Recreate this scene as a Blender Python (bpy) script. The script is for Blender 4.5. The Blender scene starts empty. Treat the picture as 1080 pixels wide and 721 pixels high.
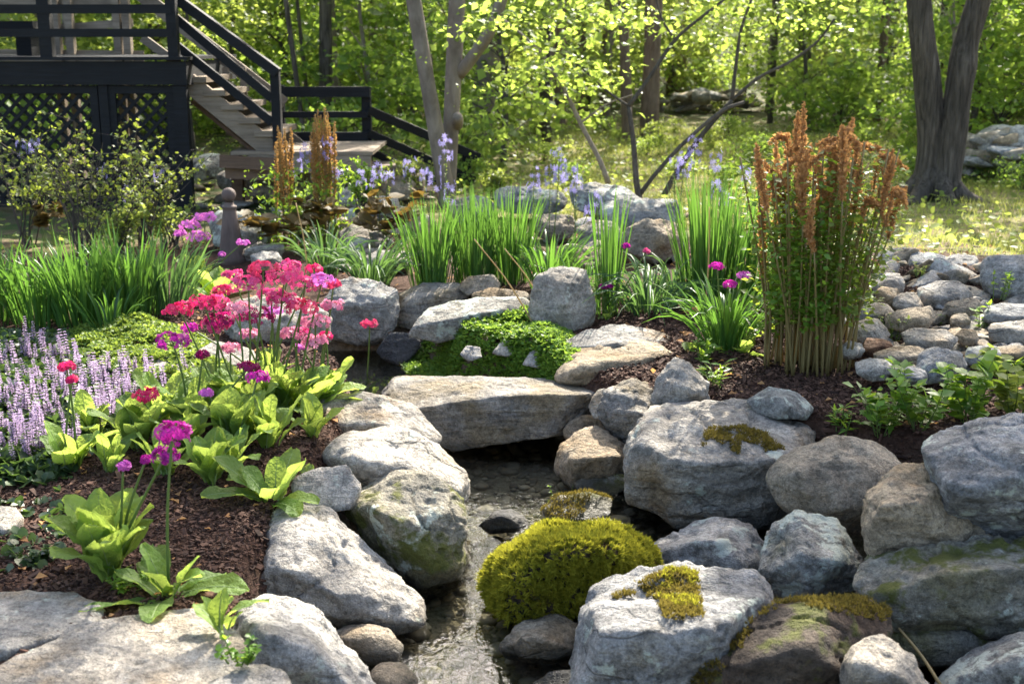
import bpy, bmesh, math, random
import numpy as np
from mathutils import Vector, Matrix

S = bpy.context.scene
COL = S.collection
R = np.random.default_rng(7)
random.seed(7)
PI = math.pi

# ------------------------------------------------------------------ camera, sky, sun, exposure
F = 1304.0
PITCH = math.atan(317.0 / F)
CAMZ = 1.5
cam_d = bpy.data.cameras.new('camera')
cam = bpy.data.objects.new('camera', cam_d)
COL.objects.link(cam)
cam.location = (0, 0, CAMZ)
cam.rotation_euler = (PI / 2 - PITCH, 0, 0)
cam_d.sensor_width = 36
cam_d.lens = F / 1080 * 36
cam_d.clip_end = 500
cam_d.clip_start = .05
cam_d.dof.use_dof = True
cam_d.dof.focus_distance = 4.9
cam_d.dof.aperture_fstop = 4.5
S.camera = cam

SUN_AZ, SUN_EL = math.radians(20), math.radians(41)
w = bpy.data.worlds.new('World')
S.world = w
w.use_nodes = True
nt = w.node_tree
sky = nt.nodes.new('ShaderNodeTexSky')
sky.sky_type = 'NISHITA'
sky.sun_disc = False
sky.sun_elevation = SUN_EL
sky.sun_rotation = SUN_AZ
sky.dust_density = 4
sky.ozone_density = .6
nt.links.new(sky.outputs[0], nt.nodes['Background'].inputs[0])
nt.nodes['Background'].inputs[1].default_value = .15
sd = bpy.data.lights.new('sun', 'SUN')
sd.energy = 5.0
sd.angle = math.radians(.5)
sd.color = (1, .93, .82)
sun = bpy.data.objects.new('sun', sd)
COL.objects.link(sun)
SUNV = Vector((math.sin(SUN_AZ) * math.cos(SUN_EL), math.cos(SUN_AZ) * math.cos(SUN_EL), math.sin(SUN_EL)))
sun.rotation_euler = SUNV.to_track_quat('Z', 'Y').to_euler()
sun.location = SUNV * 60
S.view_settings.view_transform = 'Standard'
S.view_settings.look = 'None'
S.view_settings.gamma = 1
S.view_settings.exposure = 1.9
S.view_settings.use_curve_mapping = False
S.cycles.use_denoising = True
S.cycles.max_bounces = 8
S.cycles.diffuse_bounces = 4
S.cycles.transmission_bounces = 4
S.cycles.transparent_max_bounces = 10
S.cycles.sample_clamp_indirect = 6

# ------------------------------------------------------------------ photograph pixel -> world
CP, SP = math.cos(PITCH), math.sin(PITCH)
def ray(px, py):
    x, y = (px - 540) / F, (360.5 - py) / F
    return np.array((x, CP + y * SP, -SP + y * CP))
def Q(px, py, Y):
    d = ray(px, py)
    return np.array((0, 0, CAMZ)) + d * (Y / d[1])
def G(px, py, z=0.0):
    d = ray(px, py)
    return np.array((0, 0, CAMZ)) + d * ((z - CAMZ) / d[2])
def ppm(Y):
    return F / (Y * 1.03)

# ------------------------------------------------------------------ numeric helpers
def h3(i, seed):
    i = i.astype(np.int64)
    n = (i[..., 0] * 374761393 + i[..., 1] * 668265263 + i[..., 2] * 2147483647 + (int(seed) * 974634777) % 4294967296).astype(np.int64) & 0xffffffff
    n = ((n ^ (n >> 13)) * 1274126177) & 0xffffffff
    n = ((n ^ (n >> 16)) * 2246822519) & 0xffffffff
    return ((n ^ (n >> 15)) & 0xffffff) / float(0xffffff)
def vn(P, seed=0):
    i = np.floor(P).astype(np.int64)
    f = P - i
    u = f * f * f * (f * (f * 6 - 15) + 10)
    r = 0
    for a in (0, 1):
        for b in (0, 1):
            for c in (0, 1):
                wgt = (u[..., 0] if a else 1 - u[..., 0]) * (u[..., 1] if b else 1 - u[..., 1]) * (u[..., 2] if c else 1 - u[..., 2])
                r = r + wgt * h3(i + np.array((a, b, c)), seed)
    return r * 2 - 1
def fbm(P, oct=4, seed=0, gain=.5):
    r, a = 0, 1.0
    for k in range(oct):
        r = r + a * vn(P * (2.03 ** k) + 17.3 * k, seed + k)
        a *= gain
    return r
def smooth(a, b, x):
    t = np.clip((x - a) / (b - a), 0, 1)
    return t * t * (3 - 2 * t)
def norm(v):
    return v / np.maximum(np.linalg.norm(v, axis=-1, keepdims=True), 1e-9)
def rvec(n, rng=R):
    return norm(rng.normal(size=(n, 3)))
def in_poly(x, y, poly):
    inside = np.zeros(np.shape(x), bool)
    n = len(poly)
    for k in range(n):
        (x0, y0), (x1, y1) = poly[k], poly[(k + 1) % n]
        c = ((y0 > y) != (y1 > y)) & (x < (x1 - x0) * (y - y0) / ((y1 - y0) if y1 != y0 else 1e-9) + x0)
        inside ^= c
    return inside
def sdist(x, y, poly):
    d = np.full(np.shape(x), 1e9)
    n = len(poly)
    for k in range(n):
        ax, ay = poly[k]
        bx, by = poly[(k + 1) % n]
        ex, ey = bx - ax, by - ay
        t = np.clip(((x - ax) * ex + (y - ay) * ey) / (ex * ex + ey * ey), 0, 1)
        d = np.minimum(d, np.hypot(x - ax - t * ex, y - ay - t * ey))
    return np.where(in_poly(x, y, poly), -d, d)

# ------------------------------------------------------------------ mesh helpers
class MB:
    def __init__(s):
        s.v, s.f, s.n = [], [], 0
    def add(s, V, Fc):
        V = np.asarray(V, float).reshape(-1, 3)
        s.v.append(V)
        for q in (Fc if isinstance(Fc, list) and len(Fc) and np.ndim(Fc[0]) == 2 else [Fc]):
            q = np.asarray(q, np.int64)
            if q.size:
                s.f.append(q + s.n)
        s.n += len(V)
    def done(s, name, mat, parent=None, loc=(0, 0, 0), smooth_=True):
        V = np.concatenate(s.v) if s.v else np.zeros((0, 3))
        return mk(name, V, s.f, mat, parent, loc, smooth_)
def mesh_data(name, V, Fs, mat, smooth_=True):
    me = bpy.data.meshes.new(name)
    me.vertices.add(len(V))
    me.vertices.foreach_set('co', np.ascontiguousarray(V, np.float32).ravel())
    lv = np.concatenate([q.ravel() for q in Fs]) if Fs else np.zeros(0)
    tot = np.concatenate([np.full(len(q), q.shape[1]) for q in Fs]) if Fs else np.zeros(0)
    st = np.concatenate(([0], np.cumsum(tot)[:-1]))
    me.loops.add(len(lv))
    me.loops.foreach_set('vertex_index', lv.astype(np.int32))
    me.polygons.add(len(tot))
    me.polygons.foreach_set('loop_start', st.astype(np.int32))
    me.polygons.foreach_set('use_smooth', np.full(len(tot), smooth_, bool))
    me.update(calc_edges=True)
    me.validate()
    if mat:
        me.materials.append(mat)
    return me
def mk(name, V, Fs, mat, parent=None, loc=(0, 0, 0), smooth_=True):
    o = bpy.data.objects.new(name, mesh_data(name, V, Fs, mat, smooth_))
    COL.objects.link(o)
    o.location = loc
    if parent is not None:
        o.parent = parent
    return o
def tag(o, label, cat, group=None, kind=None):
    o['label'] = label
    o['category'] = cat
    if group: o['group'] = group
    if kind: o['kind'] = kind
    return o
def thing(name, label, cat, loc=(0, 0, 0), group=None, rz=0):
    o = bpy.data.objects.new(name, None)
    COL.objects.link(o)
    o.location = loc
    o.rotation_euler = (0, 0, rz)
    o.empty_display_size = .05
    return tag(o, label, cat, group)
def dup(root, loc, rz=0, sc=1, label=None, kids=None):
    kids = kids if kids is not None else list(root.children)
    r = root.copy()
    COL.objects.link(r)
    r.location = loc
    r.rotation_euler = (0, 0, rz)
    r.scale = (sc, sc, sc) if np.isscalar(sc) else sc
    if label: r['label'] = label
    for ch in kids:
        c = ch.copy()
        COL.objects.link(c)
        c.parent = r
        for g in ch.children:
            d = g.copy()
            COL.objects.link(d)
            d.parent = c
    return r
def struct(o):
    o['kind'] = 'structure'
    return o

def tube(pts, rad, n=8, cap=True, jit=0, seed=0):
    P = np.asarray(pts, float)
    m = len(P)
    rad = np.broadcast_to(np.asarray(rad, float), (m,))
    T = norm(np.gradient(P, axis=0))
    ref = np.array((1.0, 0, 0)) if abs(T[0][0]) < .9 else np.array((0, 1.0, 0))
    u = norm(np.cross(T[0], ref))
    V = []
    ang = np.arange(n) / n * 2 * PI
    for k in range(m):
        u = norm(u - T[k] * np.dot(u, T[k]))
        v = np.cross(T[k], u)
        V.append(P[k] + rad[k] * (np.cos(ang)[:, None] * u + np.sin(ang)[:, None] * v))
    V = np.concatenate(V)
    if jit:
        V = V + norm(V - np.repeat(P, n, 0)) * (np.repeat(rad, n) * jit * fbm(V * 3, 3, seed))[:, None]
    a = (np.arange(m - 1)[:, None] * n + np.arange(n)).ravel()
    b = (np.arange(m - 1)[:, None] * n + (np.arange(n) + 1) % n).ravel()
    Fs = [np.stack((a, b, b + n, a + n), 1)]
    if cap:
        V = np.concatenate((V, P[:1], P[-1:]))
        k = np.arange(n)
        Fs.append(np.stack((np.full(n, m * n), (k + 1) % n, k), 1))
        e = (m - 1) * n
        Fs.append(np.stack((np.full(n, m * n + 1), e + k, e + (k + 1) % n), 1))
    return V, Fs
def curve(pts, n):
    """smooth path through points"""
    P = np.asarray(pts, float)
    if len(P) == 2:
        t = np.linspace(0, 1, n)[:, None]
        return P[0] * (1 - t) + P[1] * t
    P = np.concatenate((2 * P[:1] - P[1:2], P, 2 * P[-1:] - P[-2:-1]))
    out = []
    k = len(P) - 3
    for s in np.linspace(0, k - 1e-6, n):
        i = int(s)
        t = s - i
        a, b, c, d = P[i:i + 4]
        out.append(.5 * ((2 * b) + (c - a) * t + (2 * a - 5 * b + 4 * c - d) * t * t + (3 * b - a - 3 * c + d) * t ** 3))
    return np.array(out)
BOXF = np.array([(0, 1, 3, 2), (4, 6, 7, 5), (0, 4, 5, 1), (2, 3, 7, 6), (0, 2, 6, 4), (1, 5, 7, 3)])
def beam(A, B, wx, wz, side=(0, 1, 0)):
    """box from A to B; wx along side, wz across; chamfer comes from the wood bump"""
    A, B = np.asarray(A, float), np.asarray(B, float)
    d = norm(B - A)
    s = np.asarray(side, float)
    s = norm(s - d * np.dot(s, d))
    t = np.cross(d, s)
    V = np.array([p + s * a * wx / 2 + t * b * wz / 2 for p in (A, B) for a in (-1, 1) for b in (-1, 1)])
    return V, [BOXF]
def basis(d, up):
    y = norm(d)
    x = norm(np.cross(y, up) + 1e-6)
    z = np.cross(x, y)
    return np.stack((x, y, z), -1)       # columns
def batch(TV, TF, pos, M, sc):
    """copies of a template (length along y, face up z)"""
    n, k = len(pos), len(TV)
    sc = np.asarray(sc, float)
    if sc.ndim == 1:
        sc = sc[:, None].repeat(3, 1)
    V = np.einsum('nij,nkj->nki', M, TV[None] * sc[:, None, :]) + pos[:, None, :]
    Fs = []
    for q in TF:
        q = np.asarray(q)
        Fs.append((q[None] + (np.arange(n) * k)[:, None, None]).reshape(-1, q.shape[1]))
    return V.reshape(-1, 3), Fs
LEAF = (np.array([(0, 0, 0), (.30, .42, .07), (0, 1, -.06), (-.30, .42, .07), (0, .5, 0)], float),
        [np.array([(0, 1, 4), (4, 1, 2), (0, 4, 3), (4, 2, 3)])])
WIDE = (np.array([(0, 0, 0), (.42, .30, .05), (.34, .72, .03), (0, 1, -.08), (-.34, .72, .03), (-.42, .30, .05), (0, .5, -.02)], float),
        [np.array([(0, 1, 6), (1, 2, 6), (2, 3, 6), (3, 4, 6), (4, 5, 6), (5, 0, 6)])])
NARROW = (np.array([(0, 0, 0), (.13, .4, .03), (0, 1, -.1), (-.13, .4, .03)], float), [np.array([(0, 1, 2), (0, 2, 3)])])

# ------------------------------------------------------------------ materials
def mat_new(name):
    m = bpy.data.materials.new(name)
    m.use_nodes = True
    m.node_tree.nodes.clear()
    return m, m.node_tree.nodes, m.node_tree.links
class N:
    """tiny node wrapper"""
    def __init__(s, name):
        s.m, s.n, s.l = mat_new(name)
        s.out = s.n.new('ShaderNodeOutputMaterial')
    def node(s, t, **kw):
        x = s.n.new(t)
        for k, v in kw.items():
            if k.startswith('i_'):
                x.inputs[int(k[2:]) if k[2:].isdigit() else k[2:].replace('_', ' ')].default_value = v
            else:
                setattr(x, k, v)
        return x
    def link(s, a, b):
        s.l.new(a, b)
    def noise(s, vec, scale, detail=4, rough=.55, dist=0):
        x = s.node('ShaderNodeTexNoise')
        x.inputs['Scale'].default_value = scale
        x.inputs['Detail'].default_value = detail
        x.inputs['Roughness'].default_value = rough
        x.inputs['Distortion'].default_value = dist
        if vec is not None: s.link(vec, x.inputs['Vector'])
        return x.outputs[0]
    def ramp(s, fac, stops):
        x = s.node('ShaderNodeValToRGB')
        e = x.color_ramp.elements
        while len(e) < len(stops): e.new(.5)
        for k, (p, c) in enumerate(stops):
            e[k].position = p
            e[k].color = (*c, 1) if not np.isscalar(c) else (c, c, c, 1)
        s.link(fac, x.inputs[0])
        return x.outputs[0]
    def mix(s, fac, a, b, mode='MIX'):
        x = s.node('ShaderNodeMix', data_type='RGBA', blend_type=mode)
        for sock, v in ((x.inputs[0], fac), (x.inputs[6], a), (x.inputs[7], b)):
            if hasattr(v, 'links'): s.link(v, sock)
            elif np.isscalar(v): sock.default_value = v
            else: sock.default_value = (*v, 1)
        return x.outputs[2]
    def math(s, op, a, b=0.0):
        x = s.node('ShaderNodeMath', operation=op)
        for sock, v in ((x.inputs[0], a), (x.inputs[1], b)):
            if hasattr(v, 'links'): s.link(v, sock)
            else: sock.default_value = v
        return x.outputs[0]
    def coords(s, spread=40):
        tc = s.node('ShaderNodeTexCoord')
        oi = s.node('ShaderNodeObjectInfo')
        c = s.node('ShaderNodeCombineXYZ')
        r = s.math('MULTIPLY', oi.outputs['Random'], spread)
        for k in range(3): s.link(r, c.inputs[k])
        v = s.node('ShaderNodeVectorMath', operation='ADD')
        s.link(tc.outputs['Object'], v.inputs[0])
        s.link(c.outputs[0], v.inputs[1])
        return v.outputs[0], oi.outputs['Random']
    def scale(s, vec, sc, rot=(0, 0, 0)):
        x = s.node('ShaderNodeMapping')
        x.inputs['Scale'].default_value = sc
        x.inputs['Rotation'].default_value = rot
        s.link(vec, x.inputs[0])
        return x.outputs[0]
    def bump(s, h, strength, dist, normal=None):
        b = s.node('ShaderNodeBump')
        b.inputs['Strength'].default_value = strength
        b.inputs['Distance'].default_value = dist
        s.link(h, b.inputs['Height'])
        if normal is not None: s.link(normal, b.inputs['Normal'])
        return b.outputs[0]
    def pbsdf(s, col, rough=.8, normal=None, spec=.3):
        p = s.node('ShaderNodeBsdfPrincipled')
        for sock, v in ((p.inputs['Base Color'], col), (p.inputs['Roughness'], rough)):
            if hasattr(v, 'links'): s.link(v, sock)
            elif np.isscalar(v): sock.default_value = v
            else: sock.default_value = (*v, 1)
        p.inputs['Specular IOR Level'].default_value = spec
        if normal is not None: s.link(normal, p.inputs['Normal'])
        return p.outputs[0]
    def end(s, sh):
        s.link(sh, s.out.inputs[0])
        return s.m

def leafmat(name, dark, light, trans, tf=.5, rough=.45, spec=.35, bump=0, bscale=60):
    """diffuse + transmitted light; each leaf has its own tint"""
    n = N(name)
    g = n.node('ShaderNodeNewGeometry')
    oi = n.node('ShaderNodeObjectInfo')
    rnd = n.math('MULTIPLY_ADD', g.outputs['Random Per Island'], .8)
    rnd.node.inputs[2].default_value = 0
    k = n.math('ADD', rnd, n.math('MULTIPLY', oi.outputs['Random'], .2))
    col = n.mix(k, dark, light)
    tr = n.mix(k, tuple(c * .75 for c in trans), tuple(min(c * 1.2, .9) for c in trans))
    nb = None
    if bump:
        tc = n.node('ShaderNodeTexCoord')
        nb = n.bump(n.noise(tc.outputs['Object'], bscale, 2), bump, .01)
    p = n.pbsdf(col, rough, nb, spec)
    t = n.node('ShaderNodeBsdfTranslucent')
    n.link(tr, t.inputs[0])
    if nb is not None: n.link(nb, t.inputs['Normal'])
    m = n.node('ShaderNodeMixShader')
    m.inputs[0].default_value = tf
    n.link(p, m.inputs[1])
    n.link(t.outputs[0], m.inputs[2])
    return n.end(m.outputs[0])

def rockmat(name, A, B, stain=(.24, .16, .075), stain_at=.52, lichen=.61, moss=0.0, strata=.5, rot=(.5, .3, 0), dark=.55):
    n = N(name)
    v, rnd = n.coords()
    big = n.noise(v, 2.6, 6, .6)
    col = n.mix(n.ramp(big, [(.35, 0), (.65, 1)]), A, B)
    tint = n.mix(rnd, (.84, .84, .83), (1.16, 1.08, .95))
    col = n.mix(1, col, tint, 'MULTIPLY')
    sv = n.scale(v, (2.2, 2.2, 17), rot)
    st = n.noise(sv, 1.6, 7, .62, .5)
    col = n.mix(n.math('MULTIPLY', n.ramp(st, [(.42, 1), (.56, 0)]), strata), col, tuple(c * .5 for c in A))
    sn = n.noise(v, 3.1, 5, .6)
    col = n.mix(n.math('MULTIPLY', n.ramp(sn, [(stain_at, 0), (stain_at + .14, 1)]), .75), col, stain)
    sp = n.noise(v, 55, 5, .7)
    col = n.mix(1, col, n.ramp(sp, [(.34, .55), (.5, 1.0), (.66, 1.3)]), 'MULTIPLY')
    gr = n.noise(v, 170, 3, .8)
    col = n.mix(1, col, n.ramp(gr, [(.34, .68), (.5, 1.0), (.66, 1.28)]), 'MULTIPLY')
    md = n.noise(v, 11, 6, .65)
    col = n.mix(1, col, n.ramp(md, [(.34, dark), (.52, 1.0), (.7, 1.18)]), 'MULTIPLY')
    ln = n.noise(v, 7.5, 7, .66)
    col = n.mix(n.math('MULTIPLY', n.ramp(ln, [(lichen, 0), (lichen + .05, 1)]), .8), col, (.50, .54, .45))
    g = n.node('ShaderNodeNewGeometry')
    sep = n.node('ShaderNodeSeparateXYZ')
    n.link(g.outputs['Position'], sep.inputs[0])
    if moss:
        sn2 = n.node('ShaderNodeSeparateXYZ')
        n.link(g.outputs['Normal'], sn2.inputs[0])
        mn = n.noise(v, 5, 6, .65)
        mf = n.ramp(n.math('ADD', mn, moss * .16), [(.60, 0), (.67, 1)])
        col = n.mix(mf, col, n.mix(sp, (.05, .06, .012), (.13, .13, .025)))
    # water line: wet, darker rock just above the stream
    wn = n.math('ADD', sep.outputs[2], n.math('MULTIPLY', n.noise(g.outputs['Position'], 14, 3), -.08))
    wet = n.ramp(n.math('MULTIPLY_ADD', wn, 1.0), [(.0, 1), (.0, 1)])
    x = n.node('ShaderNodeMapRange')
    x.inputs[1].default_value, x.inputs[2].default_value = -.325, -.27
    x.inputs[3].default_value, x.inputs[4].default_value = 1, 0
    n.link(wn, x.inputs[0])
    col = n.mix(n.math('MULTIPLY', x.outputs[0], .8), col, n.mix(sp, (.03, .028, .02), (.06, .055, .04)))
    rough = n.math('SUBTRACT', .85, n.math('MULTIPLY', x.outputs[0], .5))
    wv = n.node('ShaderNodeVectorMath', operation='ADD')
    nz_ = n.node('ShaderNodeTexNoise'); nz_.inputs['Scale'].default_value = 5; nz_.inputs['Detail'].default_value = 4
    n.link(v, nz_.inputs['Vector'])
    vs_ = n.node('ShaderNodeVectorMath', operation='SCALE'); vs_.inputs[3].default_value = .22
    n.link(nz_.outputs['Color'], vs_.inputs[0])
    n.link(n.scale(v, (1, 1, 2.2), rot), wv.inputs[0]); n.link(vs_.outputs[0], wv.inputs[1])
    vo = n.node('ShaderNodeTexVoronoi', feature='DISTANCE_TO_EDGE'); vo.inputs['Scale'].default_value = 4.2
    n.link(wv.outputs[0], vo.inputs['Vector'])
    ck = n.ramp(vo.outputs[0], [(0, 0), (.035, 1)])
    ckm = n.ramp(n.noise(v, 2.2, 3), [(.58, 0), (.66, 1)])
    ck = n.math('MAXIMUM', ck, n.math('SUBTRACT', 1.0, ckm))
    col = n.mix(1, col, n.ramp(ck, [(0, .55), (1, 1.0)]), 'MULTIPLY')
    ncr = n.noise(v, 24, 6, .7)
    hb = n.math('ADD', n.math('MULTIPLY', ck, .18), n.math('ADD', n.math('MULTIPLY', ncr, .6), n.math('MULTIPLY', md, .9)))
    hb = n.math('ADD', hb, n.math('ADD', n.math('MULTIPLY', sp, .38), n.math('MULTIPLY', st, .7 * strata)))
    nb = n.bump(hb, 1.0, .045)
    return n.end(n.pbsdf(col, rough, nb, .3))

def woodmat(name, A, B, rough=.7, axis=(1.5, 22, 22)):
    n = N(name)
    v, rnd = n.coords()
    gv = n.scale(v, axis)
    g1 = n.noise(gv, 2.2, 6, .65, .4)
    col = n.mix(n.ramp(g1, [(.3, 0), (.7, 1)]), A, B)
    col = n.mix(1, col, n.ramp(n.noise(v, 3, 4), [(.3, .65), (.7, 1.2)]), 'MULTIPLY')
    return n.end(n.pbsdf(col, rough, n.bump(g1, .5, .01), .3))

def barkmat(name, A, B, sc=(9, 9, 1.6), strength=.9):
    n = N(name)
    v, rnd = n.coords()
    g1 = n.noise(n.scale(v, sc), 2.5, 8, .65, .6)
    col = n.mix(n.ramp(g1, [(.35, 0), (.62, 1)]), A, B)
    col = n.mix(1, col, n.ramp(n.noise(v, 2.2, 5), [(.3, .7), (.7, 1.25)]), 'MULTIPLY')
    return n.end(n.pbsdf(col, .9, n.bump(g1, strength, .03 if strength < .95 else .09), .15))

def flatmat(name, A, B, scale=30, rough=.8, bump=.4, spec=.2):
    n = N(name)
    v, rnd = n.coords()
    g = n.node('ShaderNodeNewGeometry')
    f = n.math('ADD', n.math('MULTIPLY', n.noise(v, scale, 5, .6), .6), n.math('MULTIPLY', g.outputs['Random Per Island'], .5))
    col = n.mix(n.ramp(f, [(.3, 0), (.8, 1)]), A, B)
    return n.end(n.pbsdf(col, rough, n.bump(n.noise(v, scale * 2, 4), bump, .005), spec))

M = {}
M['rock_grey'] = rockmat('grey_gneiss', (.40, .38, .345), (.25, .24, .22))
M['rock_pale'] = rockmat('pale_granite', (.47, .45, .41), (.32, .305, .28), stain_at=.60, dark=.6)
M['rock_tan'] = rockmat('tan_fieldstone', (.39, .335, .255), (.26, .215, .155), stain_at=.50, lichen=.72)
M['rock_shale'] = rockmat('layered_schist', (.37, .35, .315), (.22, .205, .18), strata=.95, rot=(.12, .05, 0), stain=(.19, .145, .075), stain_at=.46, lichen=.70)
M['rock_blue'] = rockmat('blue_grey_stone', (.37, .37, .365), (.22, .225, .225), stain=(.2, .165, .1), stain_at=.60, lichen=.57, dark=.45)
M['rock_lichen'] = rockmat('lichened_stone', (.33, .33, .31), (.18, .18, .17), stain=(.14, .13, .06), stain_at=.58, lichen=.505, dark=.4)
M['rock_moss'] = rockmat('mossy_stone', (.30, .29, .25), (.19, .18, .145), stain=(.15, .13, .05), stain_at=.47, moss=.55)
M['rock_dark'] = rockmat('dark_peaty_stone', (.10, .08, .06), (.055, .042, .034), stain=(.10, .06, .035), stain_at=.5, lichen=.75, moss=.6)
M['rock_wet'] = rockmat('wet_slate', (.07, .075, .085), (.035, .037, .042), stain_at=.75, lichen=.8)
M['rock_rust'] = rockmat('rusty_stone', (.27, .15, .08), (.17, .085, .05), stain_at=.5, lichen=.8)
M['leaf_primrose'] = leafmat('primrose_leaf', (.085, .16, .035), (.155, .25, .06), (.42, .55, .09), .52, .55, .22, .7, 85)
M['stem_green'] = leafmat('green_stem', (.09, .14, .03), (.13, .19, .05), (.2, .27, .05), .3)
M['blade'] = leafmat('strap_leaf', (.03, .09, .02), (.07, .16, .035), (.14, .29, .035), .40, .35, .5)
M['blade_blue'] = leafmat('blue_green_blade', (.04, .085, .04), (.08, .15, .06), (.13, .24, .05), .35, .5, .22)
M['sedum'] = leafmat('stonecrop_leaf', (.08, .17, .022), (.17, .28, .045), (.32, .48, .06), .4, .5, .3)
M['sedum_pale'] = leafmat('pale_stonecrop_leaf', (.10, .17, .025), (.19, .27, .05), (.34, .44, .06), .4, .5, .3)
M['moss'] = leafmat('cushion_moss', (.11, .12, .012), (.28, .28, .035), (.46, .44, .04), .42, .8, .1)
M['moss_dry'] = leafmat('dry_moss', (.07, .055, .015), (.17, .13, .03), (.25, .2, .04), .35, .8, .1)
M['leaf_shrub'] = leafmat('shrub_leaf', (.06, .10, .018), (.13, .18, .035), (.33, .40, .05), .45)
M['leaf_maple'] = leafmat('maple_leaf', (.035, .08, .015), (.095, .155, .03), (.46, .60, .10), .55, .5, .3)
M['leaf_oak'] = leafmat('oak_leaf', (.03, .065, .012), (.06, .11, .018), (.36, .50, .07), .5, .5, .3)
M['leaf_under'] = leafmat('undergrowth_leaf', (.035, .08, .015), (.08, .15, .025), (.36, .52, .07), .5, .5, .3)
M['leaf_lime'] = leafmat('lime_leaf', (.08, .14, .02), (.16, .22, .04), (.42, .50, .09), .5, .5, .3)
M['leaf_bronze'] = leafmat('bronze_leaf', (.07, .05, .02), (.13, .095, .03), (.22, .14, .03), .4, .5, .2)
M['leaf_dark'] = leafmat('dark_ground_leaf', (.025, .05, .018), (.05, .085, .03), (.10, .17, .03), .35, .4, .4)
M['leaf_fresh'] = leafmat('fresh_leaf', (.07, .16, .02), (.13, .25, .04), (.33, .48, .04), .45, .4, .35)
M['grass'] = leafmat('lawn_grass', (.07, .11, .025), (.19, .22, .06), (.40, .43, .10), .45, .6, .2)
M['straw'] = leafmat('dry_straw', (.30, .22, .10), (.45, .36, .19), (.5, .36, .13), .4, .6, .2)
M['stalk'] = leafmat('fern_stalk', (.15, .12, .045), (.29, .225, .09), (.34, .25, .07), .3, .45, .4)
M['brown_frond'] = leafmat('spent_frond', (.27, .135, .06), (.50, .29, .13), (.62, .34, .12), .42, .8, .1)
M['cinnamon'] = leafmat('cinnamon_frond', (.24, .13, .045), (.42, .25, .09), (.58, .33, .10), .35, .8, .1)
def petal(name, a, b, t): return leafmat(name, a, b, t, .4, .5, .25)
M['crimson'] = petal('crimson_petal', (.42, .008, .07), (.60, .03, .15), (.75, .03, .17))
M['magenta'] = petal('magenta_petal', (.36, .01, .24), (.52, .03, .36), (.65, .03, .42))
M['pink'] = petal('pink_petal', (.50, .02, .15), (.68, .13, .30), (.66, .06, .22))
M['palepink'] = petal('pale_pink_petal', (.62, .13, .27), (.76, .42, .52), (.75, .25, .38))
M['maroon'] = petal('maroon_petal', (.16, .005, .05), (.30, .01, .12), (.4, .01, .14))
M['purple'] = petal('purple_petal', (.22, .01, .18), (.36, .02, .28), (.45, .02, .32))
M['coral'] = petal('coral_petal', (.52, .02, .10), (.64, .09, .20), (.7, .05, .15))
M['orchid'] = petal('orchid_petal', (.50, .07, .42), (.66, .20, .58), (.7, .2, .6))
M['violet'] = petal('violet_petal', (.28, .25, .58), (.46, .42, .74), (.45, .4, .8))
M['lilac'] = petal('lilac_petal', (.33, .22, .36), (.52, .41, .56), (.52, .40, .54))
M['black_wood'] = woodmat('black_stained_wood', (.003, .0033, .004), (.008, .009, .011), .75)
M['grey_wood'] = woodmat('weathered_wood', (.15, .115, .08), (.27, .215, .155), .8)
M['brown_wood'] = woodmat('brown_wood', (.11, .065, .04), (.17, .105, .065), .75)
M['post_wood'] = woodmat('old_post_wood', (.085, .06, .05), (.15, .11, .09), .75, (10, 10, 2))
M['bark_grey'] = barkmat('grey_maple_bark', (.13, .105, .08), (.21, .175, .14), (5, 5, 2), .5)
M['bark_dark'] = barkmat('furrowed_dark_bark', (.05, .042, .034), (.15, .125, .10), (13, 13, 1.2), 1)
M['bark_brown'] = barkmat('brown_bark', (.12, .08, .055), (.22, .155, .11), (10, 10, 1.4), .9)
M['twig'] = barkmat('dark_twig', (.05, .042, .035), (.10, .085, .07), (20, 20, 6), .4)
M['twig_grey'] = barkmat('grey_twig', (.16, .13, .10), (.25, .21, .17), (20, 20, 6), .4)
M['chips'] = flatmat('bark_mulch', (.024, .013, .009), (.10, .052, .034), 25, .85, .5, .2)
M['pebble'] = flatmat('stream_pebble', (.09, .07, .045), (.36, .30, .21), 14, .6, .3, .4)
M['midrib'] = leafmat('pale_midrib', (.22, .30, .11), (.30, .38, .16), (.4, .48, .15), .3)

# ------------------------------------------------------------------ terrain
LOW = [(-.70, 1.0), (-.72, 3.0), (-.74, 3.5), (-.70, 4.0), (-.62, 4.8), (-.72, 5.3), (-.80, 5.9), (-1.15, 6.4), (-1.25, 7.0), (-.55, 7.0), (-.30, 6.3), (.05, 5.9),
       (.38, 5.35), (.62, 5.0), (1.0, 4.8), (1.38, 4.45), (1.8, 4.3), (1.8, 1.0)]
WZ = -.30
def gh(x, y, rough=True):
    x, y = np.asarray(x, float), np.asarray(y, float)
    sdv = sdist(x, y, LOW)
    bank = .06 * smooth(.2, .9, x) + .16 * np.exp(-((x - 3.0) ** 2 + (y - 7.3) ** 2) / 1.3) + .10 * np.exp(-((x + .9) ** 2 + (y - 9.5) ** 2) / 2.5)
    P = np.stack((x, y, np.zeros_like(x)), -1)
    bank = bank + .05 * smooth(7, 9, y) * 0 + .018 * fbm(P * 2.3, 3, 5)
    far = .055 * np.maximum(y - 21, 0) + .35 * smooth(12, 30, y) * vn(P * .12, 3) + .9 * smooth(30, 60, y) * vn(P * .06, 9)
    rb = .55 * np.exp(-((y - 17.0) ** 2) / 3.0) * smooth(5.5, 7.5, x)      # low stony bank beyond the twin tree
    bank = bank + far + rb
    bed = -.40 + .03 * vn(P * 3.0, 8)
    return bed + (bank - bed) * smooth(-.10, .10, sdv)
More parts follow.
